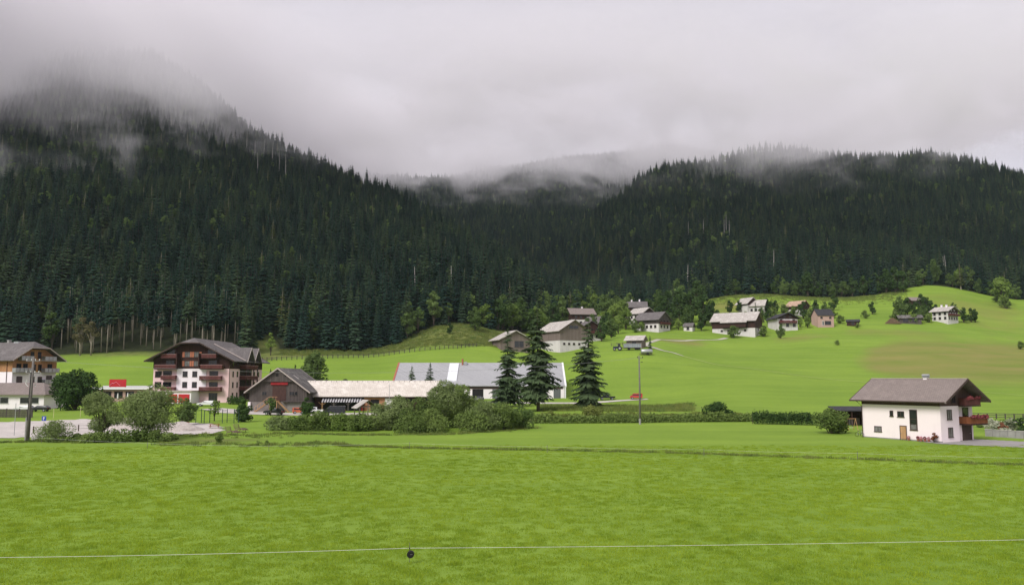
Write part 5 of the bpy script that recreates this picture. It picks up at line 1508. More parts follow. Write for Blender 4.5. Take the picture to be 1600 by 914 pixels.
post_fence('board_fence', 'grey vertical board fence beside the parking area', [gp(-30 + 20 * k, 180 - .2 * k) for k in range(5)], 1.9, M_greywood, panel=True)
post_fence('parking_fence', 'low dark rail fence along the gravel parking behind the willow shrub', [gp(52 + 23.5 * k, 141 + 1.2 * k) for k in range(5)], 1.15, M_frame, rails=(.5, 1.0), rail_t=.03, post=.07)
post_fence('road_fence', 'dark wooden rail fence along the country road', [gp(1515 + 14 * k, 182 - .6 * k) for k in range(10)], 1.2, M_greywood, rails=(.4, .8, 1.15), rail_t=.09)
post_fence('lane_fence', 'low wooden fence in front of the hillside hamlet', [gp(955 + 9 * k, 348 + .4 * k) for k in range(6)], 1.3, M_greywood, rails=(.5, 1.0), rail_t=.09)

def wire_sag(a, b_, sag, n=14):
    return [a.lerp(b_, i / n) + V(0, 0, -sag * 4 * (i / n) * (1 - i / n)) for i in range(n + 1)]
# electric pasture fence in front
def electric_fence():
    P_ = []
    zt = .78
    for px, py in ((-260, 872), (640, 856), (1960, 834)):
        dx, dz = ray(px, py); Y = 40
        while CAM_H + dz * Y > hz(dx * Y, Y) + zt: Y += .1
        P_.append(V(dx * Y, Y, hz(dx * Y, Y)))
    th = thing('electric_fence', 'thin white electric fence tape across the near meadow', 'fence', P_[0], 0)
    for i, p in enumerate(P_):
        b = MB(); b.tube([p - P_[0] + V(0, 0, -.2), p - P_[0] + V(0, 0, 1.05)], .014, 6); ps = obj('post', b, M_pole, th)
        b = MB(); b.tube([p - P_[0] + V(0, -.03, zt - .03), p - P_[0] + V(0, -.03, zt + .03)], .03, 6); obj('insulator', b, M_black, ps)
    for a, c in zip(P_[:-1], P_[1:]):
        b = MB(); b.tube([q - P_[0] for q in wire_sag(a + V(0, -.03, zt), c + V(0, -.03, zt), .12)], .010, 4); obj('tape', b, M_wire, th)
    q = P_[1] + V(.06, -.03, .47)
    r = thing('fence_reel', 'black fence reel hanging on the thin post in the near meadow', 'reel', q, 0)
    b = MB(); b.tube([(0, -.10, 0), (0, -.085, 0), (0, .085, 0), (0, .1, 0)], [.17, .185, .185, .17], 20); obj('spool', b, M_black, r, smooth=False)
    b = MB(); b.tube([(-.03, 0, .16), (-.05, -.02, .30)], .015, 5); obj('hook', b, M_black, r)
    b = MB(); b.tube([(0, -.1, 0), (.1, -.14, .02), (.1, -.2, .02)], .014, 5); obj('crank', b, M_pole, r)
electric_fence()
def mid_fence():
    spec = ((-180, 700), (65, 684), (230, 693), (420, 698), (640, 694), (855, 699), (1100, 704), (1340, 711), (1640, 719))
    zt = .75; P_ = []
    for px, py in spec:
        p = gpy(px, py + 8); P_.append(p)
    th = thing('wire_fence', 'pale wire pasture fence with thin posts along the meadow ditch', 'fence', P_[0], 0)
    for p in P_:
        b = MB(); b.tube([p - P_[0] + V(0, 0, -.2), p - P_[0] + V(0, 0, .95)], .03, 5); obj('post', b, M_pole, th)
    for a, c in zip(P_[:-1], P_[1:]):
        b = MB(); b.tube([q - P_[0] for q in wire_sag(a + V(0, -.04, zt), c + V(0, -.04, zt), .08)], .008, 4); obj('wire', b, M_wire, th)
mid_fence()
# power poles and their cables
def power_pole(px, Y, H, label, twin=False, r_=.16):
    g = gp(px, Y)
    th = thing('power_pole', label, 'utility pole', g, 0)
    b = MB(); b.tube([(0, 0, -.5), (.05, 0, H * .5), (.2 if twin else .02, 0, H)], [r_ * 1.15, r_, r_ * .7], 8); obj('mast', b, M_pole, th, smooth=True)
    if twin:
        b = MB(); b.tube([(-.32, 0, -.5), (-.32, 0, 3.6)], .16, 8); obj('concrete_footing', b, M_concrete, th)
        b = MB(); b.tube([(-.12, -.18, 3.2), (.05, -.2, H * .82)], .07, 6); obj('cable_duct', b, M_black, th)
        for z in (H - .6, H - 2.4):
            b = MB(); b.box(-.9, 1.2, -.08, .08, z - .07, z + .07); cr = obj('crossarm', b, M_pole, th)
            for x in (-.8, -.1, .5, 1.1):
                b = MB(); b.tube([(x, 0, z + .07), (x, 0, z + .33)], [.05, .07], 6); obj('insulator', b, M_whitemetal, cr)
        b = MB(); b.tube([(.55, -.1, 4.4 + 4), (.85, -.25, 4.5 + 4), (.85, -.25, 4.2 + 4)], .05, 5); obj('street_lamp', b, M_metal, th)
        b = MB(); b.tube([(-.3, -.2, 8.2), (-.62, -.3, 8.6), (-.5, -.3, 9.2)], .05, 5); obj('hook_bracket', b, M_whitemetal, th)
    else:
        b = MB(); b.tube([(-.3, -.02, H - .45), (.75, -.02, H - .45)], .04, 5); cr = obj('crossarm', b, M_pole, th)
        for x in (-.25, .7):
            b = MB(); b.tube([(x, 0, H - .43), (x, 0, H - .12)], [.05, .07], 6); obj('insulator', b, M_black, cr)
        b = MB(); b.tube([(.3, -.05, H - 1.25), (.75, -.05, H - 1.15)], .05, 5); obj('bracket', b, M_black, th)
        b = MB(); b.tube([(0, 0, -.4), (0, 0, 1.1)], .2, 8); obj('concrete_footing', b, M_concrete, th)
    return g
pA = power_pole(43, 126, 12.6, 'thick weathered wooden power pole beside the roadside shrub', True, .24)
pB = power_pole(1000, 160, 13.0, 'slender wooden power pole in front of the meadow hedge')
for dx_, dzz in ((-.6, 12.2), (.9, 12.2)):
    b = MB(); b.tube(wire_sag(pA + V(dx_, 0, dzz), pB + V(dx_ * .5, 0, 12.6), 2.4, 24), .012, 4, cap=False)
    tag(obj('power_cable', b, M_cable), 'thin grey power cable strung between the two wooden poles', 'cable', 'cables between the wooden poles')
# parking sign
g = gp(68, 148)
sg = thing('parking_sign', 'small blue parking sign on a thin post at the gravel parking', 'sign', g, R(0))
b = MB(); b.tube([(0, 0, -.2), (0, 0, 2.3)], .035, 6); obj('post', b, M_metal, sg)
b = MB(); b.box(-.38, .38, -.06, -.035, 1.55, 2.35); sb = obj('plate', b, M_blue, sg)
b = MB(); b.box(-.14, -.05, -.075, -.061, 1.68, 2.22); b.tube([(-.05, -.07, 2.18), (.1, -.07, 2.16), (.16, -.07, 2.06), (.1, -.07, 1.96), (-.05, -.07, 1.94)], .04, 4); obj('letter_p', b, M_whitemetal, sb)
for px, Y in ((22, 136), (83.5, 178), (125.5, 180)):
    g = gp(px, Y); pl = thing('marker_post', 'thin pale post standing by the gravel parking' if px < 30 else 'short pale yellow post on the grass strip beside the parking', 'post', g, 0, None if px < 30 else 'pale posts on the grass strip')
    H = 5.2 if px < 30 else 1.9
    b = MB(); b.tube([(0, 0, -.2), (0, 0, H)], .05, 6); obj('pole', b, M_metal if px < 30 else mat('pale_yellow_paint', (.6, .56, .3)), pl)
    b = MB(); b.tube([(0, 0, H), (0, 0, H + .08)], .065, 6); obj('cap', b, M_whitemetal, pl)

# ------------------------------------------------------------------ playground, loungers, benches
def playground():
    g = gp(338, 163)
    th = thing('climbing_frame', 'dark green playground frame of paired posts with net', 'playground', g, 0)
    xs = [(px - 338) / FPX * 163 for px in (307, 312, 320, 325, 348, 352, 366, 370)]
    for i, x in enumerate(xs):
        y = .9 if i % 2 else -.3
        b = MB(); b.tube([(x, y, -.3), (x, y, 2.7 - .25 * (i in (2, 3)))], .075, 6); obj('post', b, M_green, th)
    for i in (0, 2, 4, 6):
        b = MB(); b.tube([(xs[i], -.3, 2.4), (xs[i + 1], .9, 2.4)], .05, 5); obj('crossbar', b, M_green, th)
    for i in (1, 3, 5):
        b = MB()
        for z in (.5, .9, 1.3): b.tube([(xs[i], .9, z), (xs[i + 1], -.3, z)], .018, 4, cap=False)
        obj('net_rope', b, M_green, th)
playground()
def lounger():
    th = thing('wooden_lounger', 'curved wooden slatted lounger on the grass near the playground, the closer one to the lane bushes', 'lounger', gp(375, 143), R(-25))
    prof = [(-.95, 1.25), (-.75, .75), (-.45, .42), (0, .45), (.5, .62), (.95, .50), (1.25, .32)]
    for s in (-.55, .55):
        b = MB(); b.tube([(x, s, z) for x, z in prof], .05, 5); b.tube([(-.5, s, .42), (-.65, s, 0)], .05, 5); b.tube([(.7, s, .56), (.75, s, 0)], .05, 5); obj('side_frame', b, M_seat, th)
    k = 22
    for i in range(k):
        t = i / (k - 1) * (len(prof) - 1); j = min(int(t), len(prof) - 2); f = t - j
        x = prof[j][0] * (1 - f) + prof[j + 1][0] * f; z = prof[j][1] * (1 - f) + prof[j + 1][1] * f
        b = MB(); b.box(x - .06, x + .06, -.62, .62, z + .05, z + .09); obj('slat', b, M_seat, th)
    return th
l1 = lounger(); l1['label'] = 'curved wooden lounger on the grass, farther from the gravel'
l2 = copy_tree(l1, gp(362, 138), R(-25), label='curved wooden lounger on the grass, closer to the gravel')
def picnic(px, Y, label):
    th = thing('picnic_table', label, 'picnic table', gp(px, Y), R(12))
    m = mat('red_brown_table', (.28, .10, .06), var=.2)
    b = MB(); b.box(-.9, .9, -.38, .38, .72, .77); obj('tabletop', b, m, th)
    for y in (-.75, .75):
        b = MB(); b.box(-.9, .9, y - .14, y + .14, .42, .46); obj('bench', b, m, th)
    for x in (-.7, .7):
        b = MB(); b.tube([(x, -.7, 0), (x, -.2, .72)], .05, 4); b.tube([(x, .7, 0), (x, .2, .72)], .05, 4); b.tube([(x, -.75, .4), (x, .75, .4)], .05, 4); obj('leg_frame', b, m, th)
picnic(335, 151, 'red brown picnic table beside the sand edge'); picnic(288, 155, 'red brown picnic table under the small garden tree')

# gravel heaps
def heap(px, Y, rx, ry, H, label):
    g = gp(px, Y); b = MB(); rg = random.Random(px); n = 14; m = 6
    for j in range(m + 1):
        t = j / m
        for k in range(n):
            a = 6.283 * k / n; w_ = 1 + rg.uniform(-.14, .14)
            b.v.append((math.cos(a) * rx * t * w_, math.sin(a) * ry * t * w_, H * (1 - t ** 1.5) * (1 + rg.uniform(-.12, .12)) - .15 * (t > .99)))
    for j in range(m):
        for k in range(n):
            b.f.append((j * n + k, j * n + (k + 1) % n, (j + 1) * n + (k + 1) % n, (j + 1) * n + k))
    o = obj('gravel_heap', b, mat('heap_gravel', (.42, .37, .34), var=.3, scale=2.5, bump=.8), smooth=True); o.location = g
    tag(o, label, 'gravel heap')
heap(282, 147, 4.2, 3.0, 1.5, 'pale heap of gravel beyond the willow bush'); heap(205, 152, 5.5, 3.5, 1.9, 'pale broad gravel heap partly hidden behind the two willows')
def boulder(px, py, r_, label):
    g = gpy(px, py); b = MB(); rg = random.Random(px)
    n, m = 10, 6
    for j in range(m + 1):
        ph = math.pi * j / m
        for k in range(n):
            a = 6.283 * k / n; w_ = r_ * rg.uniform(.82, 1.12)
            b.v.append((math.sin(ph) * math.cos(a) * w_ * 1.2, math.sin(ph) * math.sin(a) * w_, math.cos(ph) * w_ * .85))
    for j in range(m):
        for k in range(n): b.f.append((j * n + k, j * n + (k + 1) % n, (j + 1) * n + (k + 1) % n, (j + 1) * n + k))
    o = obj('boulder', b, M_stone, smooth=False); o.location = g + V(0, 0, r_ * .4); tag(o, label, 'boulder')
boulder(55, 688, .55, 'pale grey boulder at the foot of the thick power pole')

# ------------------------------------------------------------------ single trees and bushes
def spruce_at(px, Y, H, wid, seed, label, base=.05, nwh=34, nbr=7, fine=12, rz=0.0):
    g = gp(px, Y)
    return plant_tree('spruce_tree', spruce_meshes(seed, H, base, wid, nwh, nbr, needles=F_sprucenear, bark=M_bark, fine=fine, taper=.8, droop=.36), g, label, 'tree', rz)
spruce_at(793, 222, 20.5, 5.6, 101, 'tall loose spruce before the hall, first of three from the shed', .10, nwh=30)
spruce_at(841, 200, 26.2, 5.9, 102, 'tallest spruce of the three before the hall, with a visible trunk', .13, nwh=36)
spruce_at(919, 220, 23.4, 6.2, 103, 'broad dark spruce standing past the end of the hall', .04, nwh=34)
spruce_at(642.5, 236, 10.6, 2.5, 104, 'slim young spruce behind the long shed roof, shorter of the pair', .03, 26, 9, 0)
spruce_at(671, 236, 11.5, 2.7, 105, 'slim young spruce behind the long shed roof, taller of the pair', .03, 28, 9, 0)
spruce_at(460, 262, 9.5, 1.9, 106, 'dark young spruce behind the old barn roof', .03, 24, 8, 7)
spruce_at(422, 262, 8.0, 1.9, 107, 'dark young conifer at the rear corner of the pink hotel', .03, 22, 8, 7)
spruce_at(1181, 470, 8, 1.6, 108, 'small dark conifer beside the white gabled chalet', .03, 18, 7, 5)
spruce_at(1016, 332, 5.5, 1.1, 109, 'small dark conifer beside the wooden shed in the upper meadow', .03, 16, 7, 5)

def broad_at(name, label, px, Y, H, Wd, seed, leaf_m=F_broad, base=.12, n=1500, leaf=.42, cat='tree', low=False, lobes=13, narrow=1.0, stems=1, group=None, parts=('trunk', 'crown'), bark=M_bark):
    g = gp(px, Y, -.05)
    return plant_tree(name, broadleaf_meshes(seed, H, Wd, base, n, leaf, needles=leaf_m, bark=bark, low=low, lobes=lobes, narrow=narrow, stems=stems), g, label, cat, 0.0, 1.0, group, parts)
bp_ = ('stems', 'leaves')
broad_at('broadleaf_tree', 'dense dark green round tree beside the low annex', 116, 206, 10.2, 5.9, 201, F_broaddk, .0, 8000, .38, lobes=40)
broad_at('willow_bush', 'grey green willow bush on thin stems beside the gravel parking', 157, 131, 7.4, 3.7, 202, F_willow, .14, 5600, .27, 'bush', narrow=.45, stems=5, lobes=14, parts=bp_)
broad_at('willow_bush', 'broad grey green willow with many spreading stems before the gravel heap', 227, 130, 8.0, 5.6, 203, F_willow, .14, 9800, .28, 'bush', narrow=.45, stems=6, lobes=18, parts=bp_)
broad_at('willow_shrub', 'rounded grey green shrub right beside the thick power pole', 86, 127, 3.2, 3.1, 204, F_willow, .02, 2600, .22, 'bush', low=True, narrow=.5, parts=bp_)
for k, (px, H, Wd) in enumerate(((150, 1.7, 2.2), (182, 1.9, 2.3), (212, 2.1, 2.4), (243, 1.8, 2.2), (262, 1.3, 1.6), (123, 1.2, 1.8))):
    broad_at('low_shrub', 'low dark shrub growing along the foot of the willows', px, 125.5 + .3 * k, H, Wd, 210 + k, F_hedge, .02, 1100, .2, 'bush', low=True, group='low shrubs under the willows', parts=bp_)
broad_at('garden_tree', 'small green garden tree over the picnic table', 291, 158, 5.2, 2.2, 220, F_broad, .02, 2200, .26, low=True, lobes=24)
broad_at('garden_tree', 'young yellow green tree inside the playground', 335, 168, 4.4, 1.5, 221, F_bright, .3, 420, .2)
broad_at('columnar_shrub', 'dense dark green shrub between playground and old barn', 380, 166, 4.7, 1.8, 222, F_broaddk, .02, 2400, .22, 'bush', low=True, lobes=28, parts=bp_)
broad_at('columnar_shrub', 'dark upright shrub in front of the barn garage door', 479, 176, 4.6, 1.6, 223, F_broaddk, .02, 2200, .22, 'bush', low=True, lobes=28, parts=bp_)
broad_at('garden_tree', 'small leafy tree in front of the barn stairs', 423, 184, 4.2, 1.4, 224, F_broad, .25, 500, .22)
broad_at('low_shrub', 'single small round bush on the rough grass below the loungers', 342, 122.5, 1.75, .85, 225, F_hedge, .02, 500, .14, 'bush', low=True, lobes=7, parts=bp_)
for k, px in enumerate((402, 417)):
    broad_at('low_shrub', 'tiny weedy bush by the wire fence', px, 119, .8, .5, 226 + k, F_hedge, .02, 180, .11, 'bush', low=True, lobes=5, group='tiny bushes by the wire fence', parts=bp_)
broad_at('broadleaf_tree', 'tall grey green leafy tree behind the old barn', 491, 256, 15.0, 4.6, 235, F_broad, .0, 7500, .40, lobes=60)
broad_at('broadleaf_tree', 'small rounded tree behind the long shed roof', 538, 244, 6.8, 2.2, 231, F_broad, .02, 1200, .32, low=True)
broad_at('broadleaf_tree', 'pale thin tree in the forest clearing behind the hotel', 423, 342, 9.5, 2.6, 232, F_bright, .2, 420, .4)
broad_at('broadleaf_tree', 'pale dry looking tree at the foot of the left mountain', 125, 338, 16, 4.0, 233, F_brown, .25, 700, .5, bark=M_palebark)
broad_at('broadleaf_tree', 'dull yellow thin tree leaning at the forest foot', 142, 337, 14, 3.4, 234, F_brown, .35, 420, .5, bark=M_palebark)
# bushes along the stream before the shed and the hall
for k, (px, Y, H, Wd, m, lb) in enumerate((
        (440, 147, 2.2, 2.6, F_willow, 'low pale bush at the barn end of the stream bushes'), (472, 146, 2.5, 2.6, F_hedge, 'leafy bush with pale undersides below the barn yard'),
        (502, 145, 2.9, 2.8, F_hedge, 'leafy rounded bush in front of the shed awning'), (532, 146, 2.7, 2.6, F_bright, 'bright green bush beside the wooden shelter'),
        (560, 145, 2.8, 2.8, F_hedge, 'leafy bush right below the wooden shelter'), (590, 147, 4.0, 3.2, F_willow, 'grey green bush just past the wooden shelter'),
        (622, 149, 5.2, 3.8, F_willow, 'tall grey green bush covering the end of the shed'), (655, 148, 5.0, 4.0, F_hedge, 'wide dark bush before the shed gable'),
        (690, 153, 7.4, 4.8, F_willow, 'highest bush of the stream thicket, before the hall'), (724, 152, 6.8, 4.4, F_hedge, 'big dark green bush beside the highest thicket bush'),
        (672, 143, 3.4, 3.4, F_hedge, 'front dark bush under the highest thicket bush'), (755, 148, 4.6, 3.8, F_willow, 'rounded grey green bush below the skylight of the hall'),
        (786, 149, 4.2, 3.6, F_hedge, 'rounded leafy bush in front of the first tall spruce'), (815, 152, 3.4, 2.6, F_broad, 'last small bush of the stream thicket by the spruces'),
        (640, 142, 2.6, 3.2, F_hedge, 'low front bush of the stream thicket below the mast'), (735, 144, 2.8, 3.4, F_hedge, 'low front bush of the stream thicket below the hall gate'))):
    broad_at('stream_bush', lb, px, Y, H * 1.22, Wd * 1.15, 240 + k, m, .02, int(230 * H * Wd + 900), .25, 'bush', low=True, lobes=16, narrow=.6, parts=bp_)
broad_at('round_bush', 'neat round olive green bush below the broad dark spruce', 924, 174, 3.2, 2.6, 260, F_weed, .02, 1800, .2, 'bush', low=True, parts=bp_)
broad_at('round_bush', 'dark spreading bush standing in the meadow beside the long hedge', 1122, 172, 3.9, 3.6, 261, F_broaddk, .02, 2200, .25, 'bush', low=True, parts=bp_)
broad_at('round_bush', 'large green bush between the clipped hedge and the pale pink house', 1299, 140, 4.4, 3.1, 262, F_hedge, .02, 3400, .22, 'bush', low=True, lobes=18, parts=bp_)
broad_at('low_shrub', 'small bush beside the bank at the start of the long hedge', 861, 171, 2.2, 1.2, 263, F_weed, .02, 500, .18, 'bush', low=True, parts=bp_)
for k, (px, Y, H, Wd, m, lb) in enumerate(((1549, 147, 2.4, 1.9, F_silver, 'pale flowering bush by the balcony side of the pink house'), (1566, 140, 2.0, .9, F_redleaf, 'reddish leaved shrub behind the garden wall'), (1571, 139, 1.2, 1.1, F_silver, 'low pale yellow flowering plant behind the garden wall'),
                                            (1581, 143, 2.6, 1.7, F_silver, 'pale flowering bush beside the reddish shrub'), (1599, 141, 2.9, 1.9, F_broaddk, 'dark green round bush at the road end of the garden'), (1534, 156, 1.8, 1.2, F_broad, 'green bush under the big balcony of the pink house'), (1570, 152, 1.6, 2.2, F_bright, 'low bright bush on the lawn beyond the drive'))):
    broad_at('garden_bush', lb, px, Y, H, Wd, 270 + k, m, .02, 900, .17, 'bush', low=True, lobes=9, parts=bp_)

def hedge(label, A, B_, H, Wd, m, seed, n, leaf, wavy=.2):
    """a hedge from A to B: leaf faces over a long body with woody stems inside"""
    nr = np.random.default_rng(seed); rg = random.Random(seed)
    d = B_ - A; L = V(d.x, d.y, 0).length; u = V(d.x, d.y, 0) / L; nn = V(-u.y, u.x, 0)
    th = thing('hedge', label, 'hedge', A, 0)
    b = MB()
    s = 0
    while s < L:
        q = u * s; z = hz(A.x + q.x, A.y + q.y) - A.z
        for k in range(3):
            b.tube([(q.x, q.y, z - .2), (q.x + rg.uniform(-.4, .4), q.y + rg.uniform(-.4, .4), z + H * rg.uniform(.5, .85))], [.04, .015], 4, cap=False)
        s += .9
    obj('stems', b, M_bark, th)
    t = nr.random(n) * L; a = nr.random(n) * math.pi
    hh = H * (1 + wavy * (np.sin(t * .9 + seed) * .5 + np.sin(t * .33 + 2) * .5 + np.sin(t * 2.7) * .3))
    ring = nr.uniform(.75, 1.05, n)
    ca = np.sign(np.cos(a)) * np.abs(np.cos(a)) ** .6
    P_ = np.stack([t * u.x + nn.x * ca * ring * Wd / 2, t * u.y + nn.y * ca * ring * Wd / 2, np.zeros(n)], 1)
    zg = np.array([hz(A.x + p[0], A.y + p[1]) for p in P_]) - A.z
    P_[:, 2] = zg + np.maximum(.05, np.abs(np.sin(a)) ** .55 * ring * hh * nr.uniform(.25, 1.02, n) ** .6)
    nrm = nr.normal(size=(n, 3)) + np.array([0, -.3, .5]); nrm /= np.linalg.norm(nrm, axis=1)[:, None]
    uu = np.cross(nrm, nr.normal(size=(n, 3))); uu /= np.linalg.norm(uu, axis=1)[:, None]; vv = np.cross(nrm, uu)
    sc = leaf * nr.uniform(.6, 1.3, n)[:, None]
    q = np.stack([P_ - uu * sc, P_ + vv * sc * .5, P_ + uu * sc, P_ - vv * sc * .5], 1).reshape(-1, 3)
    cm = bpy.data.meshes.new('leaves'); cm.from_pydata(q.tolist(), [], np.arange(n * 4).reshape(-1, 4).tolist()); cm.materials.append(m); cm.update()
    obj('leaves', cm, None, th)
hedge('long low mixed hedge crossing the valley meadow behind the slender pole', gp(830, 163), gp(1175, 166), 1.7, 2.2, F_hedge, 301, 9000, .24, .25)
hedge('brownish grassy bank of weeds just behind the long low hedge', gp(845, 176), gp(1160, 180), 1.0, 3.0, F_weed, 304, 5000, .22, .4)
hedge('clipped dark green hedge leading to the pale pink house', gp(1176, 160), gp(1292, 158), 2.5, 1.8, F_broaddk, 302, 5200, .2, .06)
hedge('dark clipped hedge at the base of the pink hotel side wall', gp(357, 224), gp(380, 221), 2.2, 1.4, F_broaddk, 303, 1200, .22, .06)

# trees around the hamlet
HT = [broadleaf_meshes(401, 15, 4.8, .02, 1500, .6, needles=F_broad, lobes=22), broadleaf_meshes(402, 13, 4.0, .0, 1500, .55, needles=F_broaddk, lobes=22), broadleaf_meshes(403, 12, 4.0, .02, 1200, .55, needles=F_bright, lobes=18), broadleaf_meshes(404, 5, 2.6, .03, 600, .4, needles=F_hedge, low=True)]
ham = [  # px, Y, mesh, scale, label key
    (1042, 470, 1, 1.35, 'a'), (1062, 462, 1, 1.45, 'a'), (1082, 455, 1, 1.4, 'a'), (1101, 448, 1, 1.35, 'a'), (1112, 446, 1, 1.1, 'a'), (1090, 490, 1, 1.5, 'a'), (1060, 495, 0, 1.4, 'a'), (1074, 441, 0, .8, 'a'),
    (962, 442, 2, 1.15, 'b'), (978, 438, 2, 1.0, 'b'), (945, 455, 0, 1.1, 'b'), (930, 470, 2, 1.3, 'b'), (900, 465, 0, 1.2, 'b'), (880, 450, 0, 1.1, 'b'), (865, 440, 1, 1.1, 'b'), (948, 415, 1, .9, 'b'), (940, 375, 1, .75, 'b'), (955, 395, 0, .75, 'b'), (850, 425, 2, .9, 'b'), (1030, 455, 1, .9, 'b'), (992, 425, 0, .5, 'b'), (1003, 428, 2, .45, 'b'),
    (785, 405, 0, 1.2, 'c'), (800, 412, 2, 1.15, 'c'), (815, 420, 0, 1.2, 'c'), (830, 420, 1, 1.0, 'c'), (770, 402, 1, 1.1, 'c'), (742, 376, 0, .75, 'c'), (703, 362, 1, .4, 'c'),
    (1225, 545, 0, .75, 'd'), (1262, 550, 1, 1.3, 'd'), (1332, 552, 1, 1.0, 'd'), (1350, 550, 1, 1.05, 'd'), (1368, 549, 1, 1.1, 'd'), (1385, 548, 1, 1.3, 'd'), (1400, 546, 1, 1.4, 'd'), (1412, 545, 1, 1.1, 'd'), (1320, 553, 0, .7, 'd'), (1300, 548, 0, .7, 'd'), (1502, 566, 2, 1.2, 'd'), (1512, 568, 0, 1.1, 'd'), (1458, 572, 0, 1.2, 'd'), (1190, 552, 0, .8, 'd'),
    (1567, 522, 2, 1.55, 'e'), (1573, 512, 3, 1.6, 'e'), (1558, 532, 3, 1.2, 'e'),
    (1407, 472, 0, .85, 'f'), (1418, 480, 1, .8, 'f'), (1430, 470, 1, .75, 'f'), (1440, 485, 1, .9, 'f'), (1450, 478, 1, .85, 'f'), (1442, 462, 0, .6, 'f'), (1506, 462, 1, .7, 'f'), (1518, 466, 1, .65, 'f'), (1524, 468, 1, .6, 'f'), (1430, 452, 3, 1.2, 'f'), (1452, 456, 3, 1.2, 'f'),
    (1303, 492, 1, .75, 'g'), (1275, 480, 1, .65, 'g'), (1255, 465, 1, .8, 'g'), (1266, 462, 2, .6, 'g'), (1200, 476, 1, .7, 'g'), (1212, 480, 1, .6, 'g'), (1363, 480, 1, .6, 'g'), (1140, 476, 1, .6, 'g'), (1155, 480, 1, .55, 'g'), (1202, 447, 1, .7, 'g'), (1194, 418, 3, 1.2, 'g'), (1145, 416, 3, 1.3, 'g'), (1250, 442, 2, .45, 'g'), (1262, 440, 2, .5, 'g'), (1240, 470, 3, 1.4, 'g'), (1224, 478, 3, 1.2, 'g'), (1300, 470, 3, 1.3, 'g'), (1220, 405, 0, .48, 'h'),
    (852, 455, 0, 1.2, 'b'), (870, 462, 2, 1.25, 'b'), (888, 470, 2, 1.1, 'b'), (912, 462, 2, 1.0, 'b'), (920, 482, 0, 1.3, 'b'), (940, 480, 2, 1.25, 'b'), (955, 472, 0, 1.2, 'b'), (972, 460, 2, 1.15, 'b'), (985, 482, 0, 1.1, 'b'), (1012, 478, 1, 1.0, 'b'), (1028, 480, 0, 1.2, 'b'), (925, 402, 0, .8, 'b'), (942, 430, 2, .9, 'b'), (966, 420, 2, .7, 'b'), (1048, 440, 0, .6, 'b'), (1060, 436, 2, .5, 'b'), (1096, 432, 1, .7, 'a'), (1120, 440, 1, .8, 'a'),
    (760, 396, 2, 1.0, 'c'), (778, 398, 1, 1.2, 'c'), (808, 425, 2, 1.2, 'c'), (838, 432, 2, 1.1, 'c'),
    (1190, 462, 0, .45, 'g'), (1290, 478, 0, .55, 'g'), (1352, 470, 3, 1.0, 'g'), (1210, 462, 3, 1.4, 'g'), (1180, 452, 3, 1.3, 'g'), (1165, 455, 3, 1.2, 'g'), (1133, 452, 3, 1.3, 'g'), (1268, 456, 3, 1.4, 'g'), (1312, 452, 3, 1.0, 'g'), 
    (1490, 486, 0, .45, 'f'), (1462, 474, 1, .6, 'f'), (1398, 466, 3, 1.1, 'f'),
    (1135, 542, 1, .6, 'd'), (1175, 546, 2, .6, 'd'), (1210, 547, 1, .7, 'd'), (1240, 547, 0, .7, 'd'), (1280, 546, 1, .8, 'd'), (1435, 560, 1, .6, 'd'), (1530, 556, 0, .7, 'd'), (1548, 552, 1, .8, 'd'), (1588, 548, 0, .7, 'd'),
    (1309, 372, 3, .5, 'i'), (1340, 440, 3, .6, 'i'), (1594, 380, 3, .8, 'i')]
HL = {'a': ('dark leafy tree in the big clump beside the hillside track', 'dark trees beside the hillside track'), 'b': ('leafy garden tree among the hamlet houses above the field barn', 'garden trees above the field barn'),
      'c': ('leafy tree at the forest edge above the pale roofed field shed', 'leafy trees above the field shed'), 'd': ('leafy tree standing before the spruces at the upper meadow edge', 'leafy trees along the upper meadow edge'),
      'e': ('bright green tree or bush of the lone group on the steep upper meadow', 'lone group on the steep meadow'), 'f': ('dark garden tree around the timber chalet and grey shed on the steep meadow', 'trees around the steep meadow chalet'),
      'g': ('garden tree or bush between the hillside chalets', 'garden trees between the chalets'), 'h': ('small lone leafy tree in the meadow below the dark chalet', None), 'i': ('small lone bush in the open hillside meadow', 'lone bushes in the hillside meadow')}
for k, (px, Y, mi, s, key) in enumerate(ham):
    lb, gr = HL[key]
    plant_tree('bush' if mi == 3 else 'broadleaf_tree', HT[mi], gp(px, Y, -.1), lb, 'bush' if mi == 3 else 'tree', k * 1.7, s, gr, parts=bp_ if mi == 3 else ('trunk', 'crown'))

# ------------------------------------------------------------------ grass of the near field, weeds along the ditch
def tuft(seed, n, r_, h0, h1, wd, m, lean=.5):
    rg = random.Random(seed); b = MB()
    for k in range(n):
        a = rg.random() * 6.283; q = r_ * math.sqrt(rg.random()); x, y = q * math.cos(a), q * math.sin(a)
        h_ = rg.uniform(h0, h1); t = rg.random() * 6.283; lx, ly = math.cos(t) * h_ * lean * rg.random(), math.sin(t) * h_ * lean * rg.random()
        f = rg.random() * 3.14; wx, wy = math.cos(f) * wd, math.sin(f) * wd
        b.add([(x - wx, y - wy, -.03), (x + wx, y + wy, -.03), (x + lx * .5 + wx * .7, y + ly * .5 + wy * .7, h_ * .65), (x + lx * .5 - wx * .7, y + ly * .5 - wy * .7, h_ * .65), (x + lx * 1.4, y + ly * 1.4, h_)], [(0, 1, 2, 3), (3, 2, 4)])
    me = b.mesh('tuft'); me.materials.append(m); return me
def field_points(Y0, Y1, dens, margin=1.08):
    n = int((Y1 - Y0) * (Y0 + Y1) * .615 * margin * dens)
    nr = np.random.default_rng(int(Y0))
    Y = np.sqrt(nr.uniform(Y0 ** 2, Y1 ** 2, n)); X = nr.uniform(-.645, .645, n) * Y * margin
    return X, Y
PX_, PY_ = [], []
